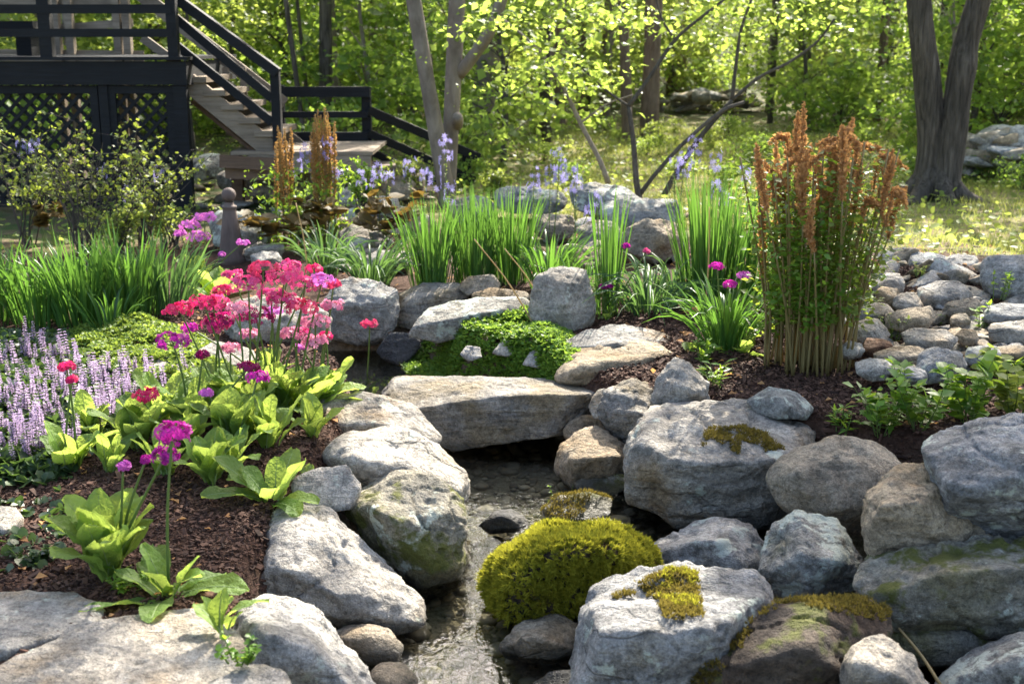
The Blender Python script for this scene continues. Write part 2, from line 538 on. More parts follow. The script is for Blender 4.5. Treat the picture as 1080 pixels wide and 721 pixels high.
def hit(px, py, dz=0):
    d = ray(px, py)
    Ys = np.concatenate((np.arange(2.2, 14, .02), np.arange(14, 70, .1)))
    z = CAMZ + d[2] / d[1] * Ys
    g = gh(d[0] / d[1] * Ys, Ys) + dz
    k = np.argmax(z <= g) if (z <= g).any() else len(Ys) - 1
    Y = Ys[k]
    return np.array((d[0] / d[1] * Y, Y, float(g[k])))
def axis(a, b, fine, lo, hi, grow):
    v = list(np.arange(a, b, fine))
    s = fine
    while v[-1] < hi:
        s *= grow
        v.append(v[-1] + s)
    s = fine
    while v[0] > lo:
        s *= grow
        v.insert(0, v[0] - s)
    return np.array(v)
xs = axis(-3.2, 3.6, .045, -90, 90, 1.11)
ys = axis(2.4, 9.0, .045, -12, 125, 1.10)
gx, gy = np.meshgrid(xs, ys)
gz = gh(gx, gy)
nx, ny = len(xs), len(ys)
V = np.stack((gx, gy, gz), -1).reshape(-1, 3)
a = (np.arange(ny - 1)[:, None] * nx + np.arange(nx - 1)).ravel()
n = N('garden_ground')
tc = n.node('ShaderNodeTexCoord')
v = tc.outputs['Object']
at = n.node('ShaderNodeAttribute', attribute_name='zone')
sep = n.node('ShaderNodeSeparateColor')
n.link(at.outputs['Color'], sep.inputs[0])
n1, n2, n3 = n.noise(v, 45, 6, .7), n.noise(v, 4, 5), n.noise(v, 130, 4, .7)
mul = n.ramp(n1, [(.25, (.022, .012, .008)), (.5, (.055, .028, .018)), (.75, (.11, .06, .04))])
lawn = n.mix(n.ramp(n2, [(.42, 0), (.6, 1)]), (.13, .15, .045), (.25, .20, .10))
lawn = n.mix(1, lawn, n.ramp(n1, [(.3, .6), (.7, 1.2)]), 'MULTIPLY')
bed = n.ramp(n1, [(.3, (.09, .075, .045)), (.5, (.20, .165, .11)), (.7, (.32, .27, .19))])
wood_floor = n.mix(n.ramp(n2, [(.4, 0), (.62, 1)]), (.045, .075, .018), (.11, .085, .05))
col = n.mix(sep.outputs[1], mul, lawn)
col = n.mix(sep.outputs[0], col, wood_floor)
col = n.mix(sep.outputs[2], col, bed)
ground = mk('ground', V, [np.stack((a, a + 1, a + 1 + nx, a + nx), 1)], n.end(n.pbsdf(col, .9, n.bump(n.math('ADD', n1, n.math('MULTIPLY', n3, .5)), .8, .02), .15)))
zone = np.zeros((len(V), 4), np.float32)
fx, fy = V[:, 0], V[:, 1]
zn = fbm(V * np.array((1.3, 1.3, 0)), 3, 2) * .6
zone[:, 1] = np.maximum(smooth(-.4, .4, fy + zn - 9.2 + .55 * np.maximum(fx - 2.6, 0) * 0), smooth(-.3, .3, fx + zn - 2.6) * smooth(-.2, .2, fy + zn * .4 - 7.55))
zone[:, 0] = smooth(-2, 2, fy + zn * 4 - 25 + 3 * np.sin(fx * .4)) + smooth(-.4, .4, -fx - 1.6 + zn) * smooth(9, 10, fy)
zone[:, 0] = np.clip(zone[:, 0], 0, 1)
zone[:, 1] = np.maximum(zone[:, 1], smooth(2.2, 1.6, fy))  # unseen ground behind the camera made lawn, added to bounce more light
zone[:, 1] = np.maximum(zone[:, 1], smooth(.30, .55, np.abs(fx) - .45 * fy + zn * .15))
zone[:, 2] = smooth(.06, -.06, sdist(fx, fy, LOW))
zone[:, 3] = 1
ca = ground.data.color_attributes.new('zone', 'FLOAT_COLOR', 'POINT')
ca.data.foreach_set('color', zone.ravel())
tag(ground, 'dark mulched garden ground turning to rough lawn and woodland floor', 'ground', kind='structure')

# water: clear, with a Fresnel reflection of the trees and a rippled surface
n = N('stream_water')
tc = n.node('ShaderNodeTexCoord')
wv = tc.outputs['Object']
r1 = n.noise(n.scale(wv, (1, .62, 1), (0, 0, .25)), 13, 3, .55, 1.2)
r2 = n.noise(n.scale(wv, (1, .8, 1)), 42, 2, .5, .6)
nb = n.bump(n.math('ADD', r1, n.math('MULTIPLY', r2, .25)), .12, .03)
gl = n.node('ShaderNodeBsdfGlossy')
gl.inputs['Roughness'].default_value = .03
n.link(nb, gl.inputs['Normal'])
tr = n.node('ShaderNodeBsdfTransparent')
tr.inputs[0].default_value = (.82, .84, .77, 1)
fr = n.node('ShaderNodeFresnel')
fr.inputs[0].default_value = 1.34
n.link(nb, fr.inputs['Normal'])
ms = n.node('ShaderNodeMixShader')
n.link(n.math('ADD', fr.outputs[0], .05), ms.inputs[0])
n.link(tr.outputs[0], ms.inputs[1])
n.link(gl.outputs[0], ms.inputs[2])
WATER = n.end(ms.outputs[0])
def sheet(name, x0, x1, y0, y1, z, label):
    V = np.array([(x0, y0, z), (x1, y0, z), (x1, y1, z), (x0, y1, z)], float)
    o = mk(name, V, [np.array([(0, 1, 2, 3)])], WATER, smooth_=False)
    tag(o, label, 'water', kind='structure')
sheet('water', -1.0, 3.2, 1.2, 5.72, WZ, 'clear shallow stream running down between the boulders')
sheet('water', -1.6, .3, 5.74, 7.2, WZ + .05, 'still dark pool behind the stone slab bridge')

# ------------------------------------------------------------------ rocks
def ico(sub):
    bm = bmesh.new()
    bmesh.ops.create_icosphere(bm, subdivisions=sub, radius=1)
    bm.verts.ensure_lookup_table()
    V = np.array([v.co for v in bm.verts])
    Fc = np.array([[v.index for v in f.verts] for f in bm.faces])
    bm.free()
    return V, Fc
ICO = {k: ico(k) for k in (2, 3, 4, 5, 6)}
def hull_planes(P):
    bm = bmesh.new()
    for p in P: bm.verts.new(p)
    r = bmesh.ops.convex_hull(bm, input=bm.verts)
    out = []
    bm.normal_update()
    for f in bm.faces:
        if f.calc_area() < 1e-7: continue
        nn, d = np.array(f.normal), float(f.normal.dot(f.verts[0].co))
        for m_, d_ in out:
            if m_ @ nn > .995 and abs(d - d_) < .01: break
        else:
            out.append((nn, d))
    bm.free()
    return np.array([a for a, b in out]), np.array([b for a, b in out])
def rock_verts(P, sub=5, p=16, seed=0, amp=1.0, cuts=7, layer=None):
    """rounded convex body of the points, chipped by a few planes, then weathered; returns verts around the centre, and the centre"""
    P = np.asarray(P, float)
    c = (P.min(0) + P.max(0)) / 2 * .5 + P.mean(0) * .5
    Pc = P - c
    Nn, d = hull_planes(Pc)
    rng = np.random.default_rng(seed)
    if cuts:
        cuts += 4
        cn = rvec(cuts, rng)
        sup = (Pc @ cn.T).max(0)
        Nn = np.concatenate((Nn, cn))
        d = np.concatenate((d, sup * rng.uniform(.74, .95, cuts)))
        p = p * 3
        amp = amp * .70
    ext = Pc.max(0) - Pc.min(0)
    size = float(np.cbrt(np.prod(ext)))
    U, Fc = ICO[sub]
    U = norm(U * (ext / size) ** .85)
    q = np.maximum(U @ Nn.T, 0) / np.maximum(d, .004)
    r = (q ** p).sum(1) ** (-1 / p) * 1.03
    V = U * r[:, None]
    mid = (V.max(0) + V.min(0)) / 2
    V = (V - mid) * (ext / (V.max(0) - V.min(0)) * 1.045) + (Pc.max(0) + Pc.min(0)) / 2
    off = rng.uniform(-50, 50, 3)
    X = V / size + off
    dn = .030 * fbm(X * 1.5, 2, seed) - .075 * np.abs(fbm(X * 2.4 + .3 * np.stack((vn(X * 2, 3), vn(X * 2, 4), vn(X * 2, 6)), -1), 5, seed + 9, .55)) + .016 * fbm(X * 10, 3, seed + 4, .6) + .030
    crag = -.045 * smooth(.06, .0, np.abs(fbm(X * np.array((1.2, 1.2, 2.6)), 3, seed + 31)))
    dn = dn + crag
    if layer is not None:
        ld, la = layer
        h = X @ np.asarray(ld, float) * 7 + .6 * vn(X * 2, seed)
        dn = dn + la * ((h % 1) ** 2 - .33) + la * .6 * vn(np.stack((h * 2.3, h * 0, h * 0), -1), seed)
    V = V + U * (dn * amp * size)[:, None]
    fine = .0035 * fbm((V + off) * 38, 3, seed + 2) + .0016 * fbm((V + off) * 110, 2, seed + 7)
    if sub >= 5:
        V = V + U * fine[:, None]
    return V, Fc, c
nrock = [0]
def px_points(outline, ridge, Y0, D, lean, back=.6):
    py = np.array([o[1] for o in outline], float)
    cx, cy = np.mean([o[0] for o in outline]), py.mean()
    lo, hi = py.min(), py.max()
    P = []
    for o in outline:
        t = (hi - o[1]) / (hi - lo)
        dz = o[2] if len(o) > 2 else D * (-.35 + lean * t)
        P.append(Q(o[0], o[1], Y0 + dz))
        P.append(Q(cx + (o[0] - cx) * .72, cy + (o[1] - cy) * .72, Y0 + D * back))
    for o in ridge:
        P.append(Q(o[0], o[1], Y0 + (o[2] if len(o) > 2 else -.45) * D))
    return P
def rock(label, mat, outline, base, D, ridge=(), lean=.6, p=16, sub=5, amp=1.0, cuts=6, name='boulder', layer=None, cat='boulder', back=.6, group=None):
    nrock[0] += 1
    px, py, z = base
    Y0 = G(px, py, z)[1] + .35 * D
    V, Fc, c = rock_verts(px_points(outline, ridge, Y0, D, lean, back), sub, p, 100 + nrock[0], amp, cuts, layer)
    o = mk(name, V, [Fc], M[mat], loc=c)
    return tag(o, label, cat, group)
def slab(label, mat, poly, z, th, sub=5, amp=.5, name='flat_stone', p=26, tilt=0):
    nrock[0] += 1
    T = [G(x, y, z) for x, y in poly]
    c = np.mean(T, 0)
    P = [t + np.array((0, 0, tilt * (t[1] - c[1]))) for t in T] + [c + (t - c) * 1.04 - np.array((0, 0, th)) for t in T]
    V, Fc, c = rock_verts(P, sub, p, 300 + nrock[0], amp, 3)
    o = mk(name, V, [Fc], M[mat], loc=c)
    return tag(o, label, 'stone slab')
def rbox(label, mat, x0, y0, x1, y1, z=0, sub=4, Dk=.8, lean=.5, name='fieldstone', cat='rock', amp=.8, group=None, skew=0, base=None, p=24, cuts=7):
    """a stone filling a box of the photograph, resting at height z"""
    rng = np.random.default_rng(int(x0 * 7 + y0 * 13))
    k = 7
    an = np.arange(k) / k * 2 * PI + rng.uniform(-.25, .25, k)
    ca_, sa_ = np.cos(an), np.sin(an)
    ex = np.sign(ca_) * np.abs(ca_) ** .75
    ey = np.sign(sa_) * np.abs(sa_) ** .8
    rr = rng.uniform(.80, 1.04, k)
    cx, cy, hw, hh = (x0 + x1) / 2, (y0 + y1) / 2, (x1 - x0) / 2, (y1 - y0) / 2
    ol = [(cx + hw * a_ * q + skew * hw * b_, cy + hh * b_ * q) for a_, b_, q in zip(ex, ey, rr)]
    zb = z if base is None else base
    Y = G(cx, y1, zb)[1]
    D = Dk * ((x1 - x0) * .5 + (y1 - y0) * .7) / ppm(Y)
    rg = [(cx + hw * rng.uniform(-.5, .5), cy + hh * rng.uniform(-.1, .35)) for _ in range(2)]
    return rock(label, mat, ol, (cx, y1, zb), D, rg, lean, p, sub, amp, cuts, name, None, cat, group=group)

# --- left bank of the stream
rock('big pale rough boulder sloping down to the water below the primroses', 'rock_pale',
     [(266, 590), (272, 548), (300, 526), (345, 538), (388, 585), (438, 636), (446, 652), (400, 664), (330, 656), (272, 632)], (400, 664, -.30), .50,
     [(285, 612, -.5), (340, 632, -.55), (405, 640, -.5), (425, 640, -.4), (300, 560, -.1), (350, 570, -.1)], .8, 20, 6, .9, 4)
rock('pale blue-grey boulder sitting lowest on the bank above two small round stones', 'rock_pale',
     [(240, 700), (258, 645), (285, 631), (330, 643), (372, 690), (402, 735), (395, 760), (225, 760)], (320, 770, -.25), .42,
     [(262, 668, -.35), (330, 690, -.45), (380, 735, -.45), (250, 720, -.45)], .8, 18, 6, .9, 4)
rock('green-tinged mossy boulder with a brown wet foot leaning over the stream', 'rock_moss',
     [(366, 540), (372, 513), (402, 498), (450, 508), (482, 533), (490, 590), (478, 612), (448, 618), (405, 588)], (465, 618, -.31), .45,
     [(392, 540, -.4), (440, 560, -.5), (482, 560, -.35), (455, 600, -.4)], .6, 18, 6, .9, 5)
rock('smooth grey hump boulder between the mossy boulder and the rounded one', 'rock_pale',
     [(342, 486), (356, 460), (392, 450), (448, 466), (486, 505), (491, 530), (440, 548), (375, 524)], (430, 562, -.26), .38,
     [(370, 490, -.4), (430, 500, -.4), (475, 525, -.4)], .7, 14, 5, .8, 4)
rock('rounded grey boulder with dark top flecks just left of the slab bridge', 'rock_grey',
     [(331, 440), (345, 419), (385, 412), (430, 430), (463, 466), (455, 482), (400, 478), (338, 466)], (400, 486, -.16), .38,
     [(360, 445, -.4), (420, 455, -.4), (455, 472, -.3)], .7, 14, 5, .8, 4)
rock('small pale stone tucked behind the big rough boulder', 'rock_pale',
     [(308, 512), (326, 496), (360, 492), (380, 506), (372, 535), (325, 540)], (345, 540, -.05), .25, [], .6, 12, 4)
slab('broad flat stepping stone carrying dappled plant shadows', 'rock_grey', [(-60, 740), (30, 690), (110, 655), (212, 636), (246, 655), (250, 700), (225, 760), (-40, 790)], .03, .12, 6)
slab('flat grey stone edged by mulch at the garden corner', 'rock_grey', [(-60, 632), (20, 624), (70, 628), (108, 644), (70, 664), (0, 684), (-70, 690)], .03, .10)
slab('small pale slab wedged below the lowest bank boulder', 'rock_pale', [(205, 730), (262, 699), (300, 706), (318, 745), (210, 760)], .05, .10, 4)
slab('little pale stone half covered by bugleweed leaves', 'rock_pale', [(-15, 535), (14, 532), (24, 545), (5, 556), (-20, 556)], .03, .08, 4)
rock('little brown stone with yellow lichen at the water edge', 'rock_tan',
     [(352, 668), (372, 657), (410, 662), (424, 680), (418, 698), (375, 702)], (395, 702, -.31), .16, [(385, 675), (412, 684)], .6, 12, 4, .7)
rock('round pinkish cobble standing in the shallow water', 'rock_tan',
     [(388, 712), (402, 698), (425, 698), (440, 714), (438, 735), (395, 740)], (415, 742, -.33), .16, [(410, 715)], .5, 10, 4, .5, 3, 'cobble', cat='cobble')
rock('pointed dark blue stone breaking the stream surface', 'rock_wet',
     [(506, 552), (520, 541), (540, 538), (556, 548), (552, 560), (520, 562)], (530, 562, -.32), .14, [(530, 545)], .7, 18, 4, 1.2, 6, 'stream_stone', cat='stone')
rock('low wet stone beside the big rough boulder', 'rock_wet', [(440, 606), (455, 598), (468, 604), (470, 618), (450, 622)], (455, 622, -.33), .12, [], .6, 14, 3, 1, 5, 'stream_stone', cat='stone')
rock('glossy dark stone under the pale moss-topped boulder', 'rock_wet', [(556, 728), (575, 710), (605, 706), (618, 722), (610, 745), (560, 745)], (585, 745, -.33), .16, [], .6, 14, 4, .8, 5, 'stream_stone', cat='stone')

# --- the slab bridge
rock('long flat-topped stone slab bridging the stream', 'rock_shale',
     [(407, 404, .10), (436, 397, .22), (482, 401, .26), (560, 401, .30), (606, 402, .28), (634, 409, .16), (637, 424, -.02), (628, 445, -.14), (600, 460, -.16), (540, 468, -.17), (484, 471, -.18), (455, 458, -.15), (418, 424, -.02)],
     (520, 474, WZ), .36, [(447, 432, -.46), (500, 424, -.46), (560, 417, -.42), (615, 417, -.36)], .6, 30, 6, .45, 2, 'slab_bridge', ((.1, .1, 1), .018), 'stone bridge')
rock('little sunlit stone at the slab bridge end', 'rock_pale', [(622, 428), (632, 412), (652, 408), (660, 422), (648, 440), (628, 440)], (640, 442, -.12), .18, [], .6, 14, 4)
rock('brown stone chinked under the slab bridge end', 'rock_tan', [(594, 450), (606, 440), (632, 438), (640, 452), (628, 466), (600, 466)], (615, 470, -.26), .15, [], .5, 14, 4)

# --- right bank
rock('massive grey boulder with a mossy ledge across its face', 'rock_grey',
     [(661, 530), (668, 492), (686, 440), (700, 427), (770, 420), (808, 436), (850, 452), (856, 470), (832, 530), (800, 556), (750, 560), (688, 548)], (740, 562, -.31), .62,
     [(690, 480, -.45), (750, 490, -.50), (822, 482, -.42), (700, 452, -.15), (830, 470, -.2)], .85, 26, 6, .9, 5, layer=((.1, -.3, 1), .014))
rock('tall blunt wedge stone perched on the layered stones', 'rock_grey',
     [(688, 428), (694, 402), (712, 378), (733, 382), (746, 400), (746, 426), (715, 438)], (715, 440, -.02), .24, [(715, 405, -.4), (735, 415, -.4)], .6, 22, 5, .7, 4)
rock('dark layered stone below the blunt wedge', 'rock_shale',
     [(630, 436), (640, 412), (668, 401), (692, 404), (694, 450), (680, 474), (650, 462)], (665, 476, -.2), .3, [(655, 432, -.4), (682, 440, -.4)], .7, 22, 5, 1, 6)
rock('angular pyramid stone with a brown underside by the moss', 'rock_tan',
     [(586, 494), (594, 468), (618, 450), (640, 452), (670, 482), (664, 508), (604, 514)], (630, 516, -.31), .34, [(608, 484, -.5), (650, 482, -.4)], .8, 24, 5, .8, 4)
rock('small flat wedge stone lying under the angular pyramid stone', 'rock_moss',
     [(606, 506), (630, 498), (656, 500), (664, 508), (648, 522), (616, 520)], (636, 524, -.31), .16, [], .6, 16, 4, .7, 4)
rock('sun-topped tan boulder behind the slab bridge', 'rock_tan',
     [(588, 396), (608, 370), (648, 359), (700, 362), (722, 378), (716, 398), (690, 408), (600, 410)], (655, 412, -.08), .48, [(620, 384, -.4), (680, 380, -.4)], .75, 16, 5, .8, 5)
rock('low grey flat-topped stone behind the tan boulder', 'rock_grey',
     [(596, 366), (618, 350), (650, 342), (690, 350), (722, 368), (715, 382), (640, 380), (605, 378)], (655, 384, -.02), .38, [(650, 362, -.4)], .9, 18, 5, .8, 4)
rock('upright grey standing stone behind the stonecrop mat', 'rock_grey',
     [(559, 330), (566, 298), (592, 284), (616, 292), (628, 330), (622, 350), (572, 350)], (595, 354, 0), .34, [(600, 310, -.4), (585, 335, -.45)], .5, 16, 5, .7, 4)
rock('low greenish stone bedded in mulch below the tall fern stalks', 'rock_lichen',
     [(788, 422), (812, 408), (842, 414), (858, 430), (850, 442), (800, 438)], (820, 445, .04), .26, [(820, 420, -.3)], .7, 16, 4, .8, 5)
rock('smooth tan boulder standing right of the massive ledge boulder', 'rock_tan',
     [(811, 502), (826, 480), (878, 462), (920, 467), (950, 490), (944, 515), (918, 562), (860, 552), (822, 530)], (870, 575, -.2), .42, [(850, 500, -.4), (905, 500, -.45), (880, 540, -.5)], .5, 16, 5, .8, 5)
rock('great grey capstone topping the stacked stone bank', 'rock_blue',
     [(974, 472), (1000, 448), (1082, 440), (1150, 446), (1160, 560), (1055, 570), (1004, 548)], (1060, 585, -.02), .5, [(1000, 495, -.4), (1080, 490, -.5), (1120, 540, -.5), (1030, 550, -.5)], .5, 24, 6, .7, 4)
rock('brown upright stone propped against the great capstone', 'rock_tan',
     [(909, 572), (914, 524), (945, 494), (985, 488), (1012, 540), (1048, 572), (1010, 588), (920, 588)], (980, 605, -.1), .4, [(930, 535, -.45), (985, 530, -.45), (1000, 570, -.5)], .5, 20, 6, .9, 5)
rock('long weathered ledge stone under the capstone', 'rock_moss',
     [(911, 618), (918, 592), (1000, 578), (1080, 572), (1160, 562), (1160, 640), (1060, 668), (935, 662)], (1020, 690, -.26), .4, [(940, 615, -.45), (1020, 605, -.5), (1100, 600, -.5), (960, 650, -.5), (1080, 645, -.5)], .4, 22, 6, 1.2, 5, layer=((.0, -.2, 1), .02))
rock('round blue stone blotched with mint lichen', 'rock_lichen',
     [(801, 592), (808, 554), (842, 540), (882, 548), (914, 598), (908, 632), (860, 640), (806, 618)], (860, 650, -.3), .36, [(830, 580, -.45), (885, 590, -.45), (860, 620, -.5)], .55, 14, 6, .8, 4)
rock('blue-grey stone with a pale scuffed crest behind the moss-topped boulder', 'rock_blue',
     [(672, 590), (700, 572), (758, 546), (798, 556), (806, 590), (800, 612), (740, 610), (690, 604)], (745, 620, -.3), .4, [(700, 588, -.35), (760, 575, -.4), (785, 600, -.4)], .8, 18, 5, 1.1, 6)
bz = rock('wide pale-blue boulder with dry moss across its hollow top', 'rock_blue',
     [(602, 655), (622, 628), (672, 604), (735, 598), (788, 603), (816, 630), (800, 680), (720, 760), (640, 760), (608, 705)], (700, 790, -.36), .5,
     [(620, 672, -.42), (690, 664, -.45), (760, 665, -.45), (795, 650, -.3), (690, 720, -.5)], .75, 18, 6, 1.0, 5)
rock('dark peaty boulder with a moss fringe in the near corner', 'rock_dark',
     [(700, 740), (750, 678), (826, 632), (880, 628), (934, 648), (940, 690), (905, 760), (720, 790)], (820, 800, -.36), .45, [(760, 705, -.4), (850, 665, -.35), (900, 690, -.45)], .7, 16, 6, .9, 5)
rock('ribbed grey stone standing on end', 'rock_shale',
     [(888, 702), (902, 682), (930, 671), (962, 698), (990, 740), (985, 770), (892, 770)], (940, 850, -.36), .26, [(905, 700, -.4), (950, 715, -.4)], .5, 24, 5, .9, 3, layer=((.5, .2, .8), .02))
rock('smooth low lintel stone below the long ledge stone', 'rock_moss',
     [(925, 668), (945, 656), (1020, 658), (1062, 660), (1064, 690), (1000, 704), (940, 694)], (1000, 712, -.3), .22, [(990, 672, -.4)], .4, 22, 5, .6, 3)
rock('crusty lilac-grey stone cut off by the picture corner', 'rock_lichen',
     [(980, 745), (1000, 712), (1045, 676), (1085, 660), (1150, 670), (1150, 790), (985, 790)], (1070, 800, -.38), .4, [(1020, 725, -.4), (1080, 700, -.4)], .6, 18, 5, 1, 5)
rock('speckled low stone in front of the moss mound', 'rock_tan',
     [(526, 684), (542, 662), (585, 648), (612, 662), (616, 690), (575, 698), (535, 694)], (570, 700, -.32), .24, [(560, 672, -.4), (600, 675, -.4)], .6, 14, 5, .8, 4)
rock('tiny dark stone between moss and boulders', 'rock_blue', [(668, 590), (690, 576), (712, 584), (708, 604), (676, 606)], (690, 608, -.3), .14, [], .6, 16, 4)
rock('brown earthy stone under the ribbed stone', 'rock_rust', [(944, 640), (960, 648), (982, 690), (960, 700), (940, 676)], (960, 720, -.32), .14, [], .6, 14, 4)
slab('buried grey stone in the shade behind the lintel stone', 'rock_blue', [(1060, 660), (1140, 640), (1160, 700), (1080, 720)], -.18, .2, 4)

# --- round the pool behind the bridge
rock('large grey boulder at the back of the pool behind the pink primroses', 'rock_grey',
     [(340, 325), (358, 300), (398, 292), (420, 305), (418, 340), (395, 362), (352, 358)], (380, 368, -.22), .4, [(365, 325, -.4), (400, 325, -.4)], .6, 18, 5, .9, 5)
rock('squared flat-topped stone beside the pool boulder', 'rock_shale',
     [(410, 342), (420, 306), (446, 298), (492, 300), (493, 314), (452, 326), (442, 348)], (430, 352, -.15), .36, [(436, 315, -.4)], .9, 26, 5, .7, 3)
rock('long low grey-green stone above the stonecrop mat', 'rock_lichen',
     [(434, 350), (448, 330), (500, 316), (556, 313), (558, 328), (520, 346), (470, 360)], (480, 364, -.08), .3, [(470, 340, -.4), (520, 330, -.3)], .8, 18, 5, .7, 4)
rock('brown cobble resting on the squared stone', 'rock_tan', [(484, 305), (496, 292), (518, 290), (528, 300), (518, 310), (492, 311)], (506, 312, .05), .2, [], .5, 12, 4, .7, 3)
rock('low brown stone behind the grey-green one', 'rock_tan', [(498, 312), (520, 304), (552, 308), (560, 318), (530, 322)], (530, 322, .02), .2, [], .6, 14, 4)
rock('wedge stone dipping into the dark pool', 'rock_wet', [(396, 372), (412, 352), (436, 350), (442, 366), (420, 384)], (420, 386, -.26), .2, [], .7, 18, 4)
rock('brown block under the squared stone', 'rock_tan', [(406, 345), (412, 322), (430, 328), (440, 350), (420, 356)], (425, 358, -.2), .22, [], .5, 20, 4)
rock('tilted pale stone showing through the stonecrop mat', 'rock_pale', [(520, 372), (535, 356), (562, 350), (566, 362), (540, 376)], (540, 378, -.05), .2, [], .8, 16, 4)
rock('smaller pale stone lower in the stonecrop mat', 'rock_pale', [(552, 384), (560, 370), (576, 364), (582, 376), (570, 388)], (566, 390, -.06), .16, [], .7, 16, 4)
rock('round pebble-like stone deep in the stonecrop mat', 'rock_blue', [(486, 374), (494, 364), (506, 366), (508, 376), (496, 380)], (497, 382, -.06), .13, [], .6, 12, 4)
rock('flat stone under the purple primrose heads', 'rock_pale', [(144, 384), (160, 378), (200, 376), (206, 388), (160, 394)], (175, 396, .02), .25, [], .9, 16, 4)
rock('grey stone behind the crimson primrose stems', 'rock_grey', [(205, 372), (228, 360), (262, 368), (268, 382), (225, 388)], (235, 390, .02), .3, [], .8, 16, 4)
rock('dim boulder behind the crowd of pink primroses', 'rock_grey', [(232, 350), (250, 318), (300, 312), (345, 322), (348, 360), (290, 372), (240, 368)], (290, 375, -.05), .35, [(280, 340, -.4)], .6, 16, 5)

# --- stones of the heap behind the iris clumps
for lab, mt, b, z in [
    ('long grey stone with a flat back at the edge of the sunny lawn', 'rock_blue', (522, 196, 604, 228), .12),
    ('dark rounded stone between the lawn stones', 'rock_blue', (598, 192, 676, 232), .12),
    ('broad dark stone below the thin branching sapling', 'rock_blue', (630, 205, 722, 246), .10),
    ('tan upright slab leaning in the stone heap', 'rock_tan', (656, 228, 720, 282), .05),
    ('tan block under the long grey stone', 'rock_tan', (590, 256, 646, 292), .03),
    ('small tan stone peeping between the iris blades', 'rock_tan', (560, 224, 612, 254), .08),
    ('grey stone behind the camassia stems', 'rock_grey', (470, 206, 528, 240), .08),
    ('squat grey stone at the end of the heap', 'rock_grey', (604, 232, 660, 264), .06)]:
    rbox(lab, mt, *b, z=z, sub=5)
# --- dark stones banked under the stair landing
for lab, mt, b in [
    ('flat-topped grey stone used as a step below the landing', 'rock_grey', (388, 204, 424, 236)),
    ('brown boulder under the landing edge', 'rock_tan', (400, 182, 440, 214)),
    ('long lichened stone beside the finial post', 'rock_lichen', (212, 222, 292, 268)),
    ('pale grey stone in the bank below the stair', 'rock_lichen', (200, 160, 240, 192)),
    ('angular stone in the bank between deck and stair', 'rock_blue', (226, 178, 262, 206)),
    ('dark brown stone below the lower landing beam', 'rock_tan', (252, 184, 300, 212)),
    ('round brown stone behind the cinnamon fern stems', 'rock_tan', (298, 184, 336, 212)),
    ('grey stone half hidden by the tall cinnamon ferns', 'rock_grey', (352, 196, 396, 226)),
    ('pale stone beside the bronze leaves', 'rock_grey', (358, 236, 408, 268)),
    ('small grey stone at the foot of the finial post', 'rock_grey', (262, 262, 300, 288)),
    ('stone behind the bronze-leaved plant', 'rock_tan', (300, 212, 352, 244)),
    ('tilted grey slab among the drooping blades', 'rock_grey', (420, 222, 462, 256)),
    ('low stone at the foot of the bronze-leaved plant', 'rock_grey', (380, 262, 440, 288))]:
    rbox(lab, mt, *b, z=.05, sub=4, Dk=.9)

# --- dry creek of fieldstones beyond the big fern
for lab, mt, b in [
    ('long pale slab at the far edge of the fieldstone heap', 'rock_pale', (922, 260, 962, 284)),
    ('low blue boulder at the back of the fieldstone heap', 'rock_blue', (955, 264, 1010, 292)),
    ('domed boulder on the skyline of the fieldstone heap', 'rock_blue', (990, 268, 1034, 294)),
    ('whitish egg-shaped cobble on top of the fieldstone heap', 'rock_pale', (970, 285, 996, 299)),
    ('smooth grey rounded cobble beside the whitish one', 'rock_grey', (1006, 284, 1036, 306)),
    ('huge dark boulder bounding the fieldstone heap', 'rock_blue', (1036, 262, 1110, 324)),
    ('broad dark rough stone in the middle of the heap', 'rock_grey', (964, 294, 1028, 330)),
    ('tan loaf-shaped stone lying across the heap', 'rock_tan', (994, 314, 1038, 338)),
    ('slanting grey stone leaning in the heap', 'rock_grey', (920, 288, 956, 318)),
    ('tan shard standing up in the heap', 'rock_tan', (924, 302, 950, 330)),
    ('flat layered slab next to the fern stalks', 'rock_shale', (894, 318, 946, 344)),
    ('rounded dark stone close by the fern stalks', 'rock_grey', (890, 334, 938, 366)),
    ('smooth grey whale-backed stone low in the heap', 'rock_grey', (948, 344, 1012, 374)),
    ('largest pale faceted stone at the front of the heap', 'rock_blue', (962, 366, 1020, 404)),
    ('long low tan stone with a lit ridge', 'rock_tan', (918, 364, 982, 388)),
    ('white speckled oval stone at the mulch edge', 'rock_pale', (898, 378, 944, 402)),
    ('rusty orange-brown block by the mulch', 'rock_rust', (908, 356, 942, 378)),
    ('pale flat stone touching the fern base', 'rock_pale', (886, 358, 912, 382)),
    ('dark long boulder below the huge dark one', 'rock_blue', (1030, 318, 1110, 346)),
    ('grey flagstone lying at the picture edge', 'rock_grey', (1040, 336, 1110, 364)),
    ('small blue faceted stone near the picture edge', 'rock_blue', (1014, 362, 1056, 388)),
    ('round brown cobble between two tan stones', 'rock_tan', (1000, 330, 1024, 346)),
    ('thin dark shard tilted against the rough stone', 'rock_wet', (966, 300, 990, 324)),
    ('reddish stone wedged near the far slab', 'rock_rust', (942, 278, 960, 290)),
    ('small grey stone in the hollow of the heap', 'rock_grey', (940, 306, 974, 334)),
    ('buff stone with a lit shoulder above the rusty block', 'rock_tan', (930, 322, 990, 352)),
    ('grey wedge stone behind the white speckled oval', 'rock_grey', (940, 384, 970, 400)),
    ('blue flat stone at the mulch fringe', 'rock_blue', (944, 386, 980, 408)),
    ('low tan slab over by the picture edge', 'rock_tan', (1044, 362, 1100, 384)),
    ('small brown stone beside the largest pale stone', 'rock_tan', (1006, 346, 1034, 366))]:
    rbox(lab, mt, *b, z=.12, sub=4, Dk=.9)
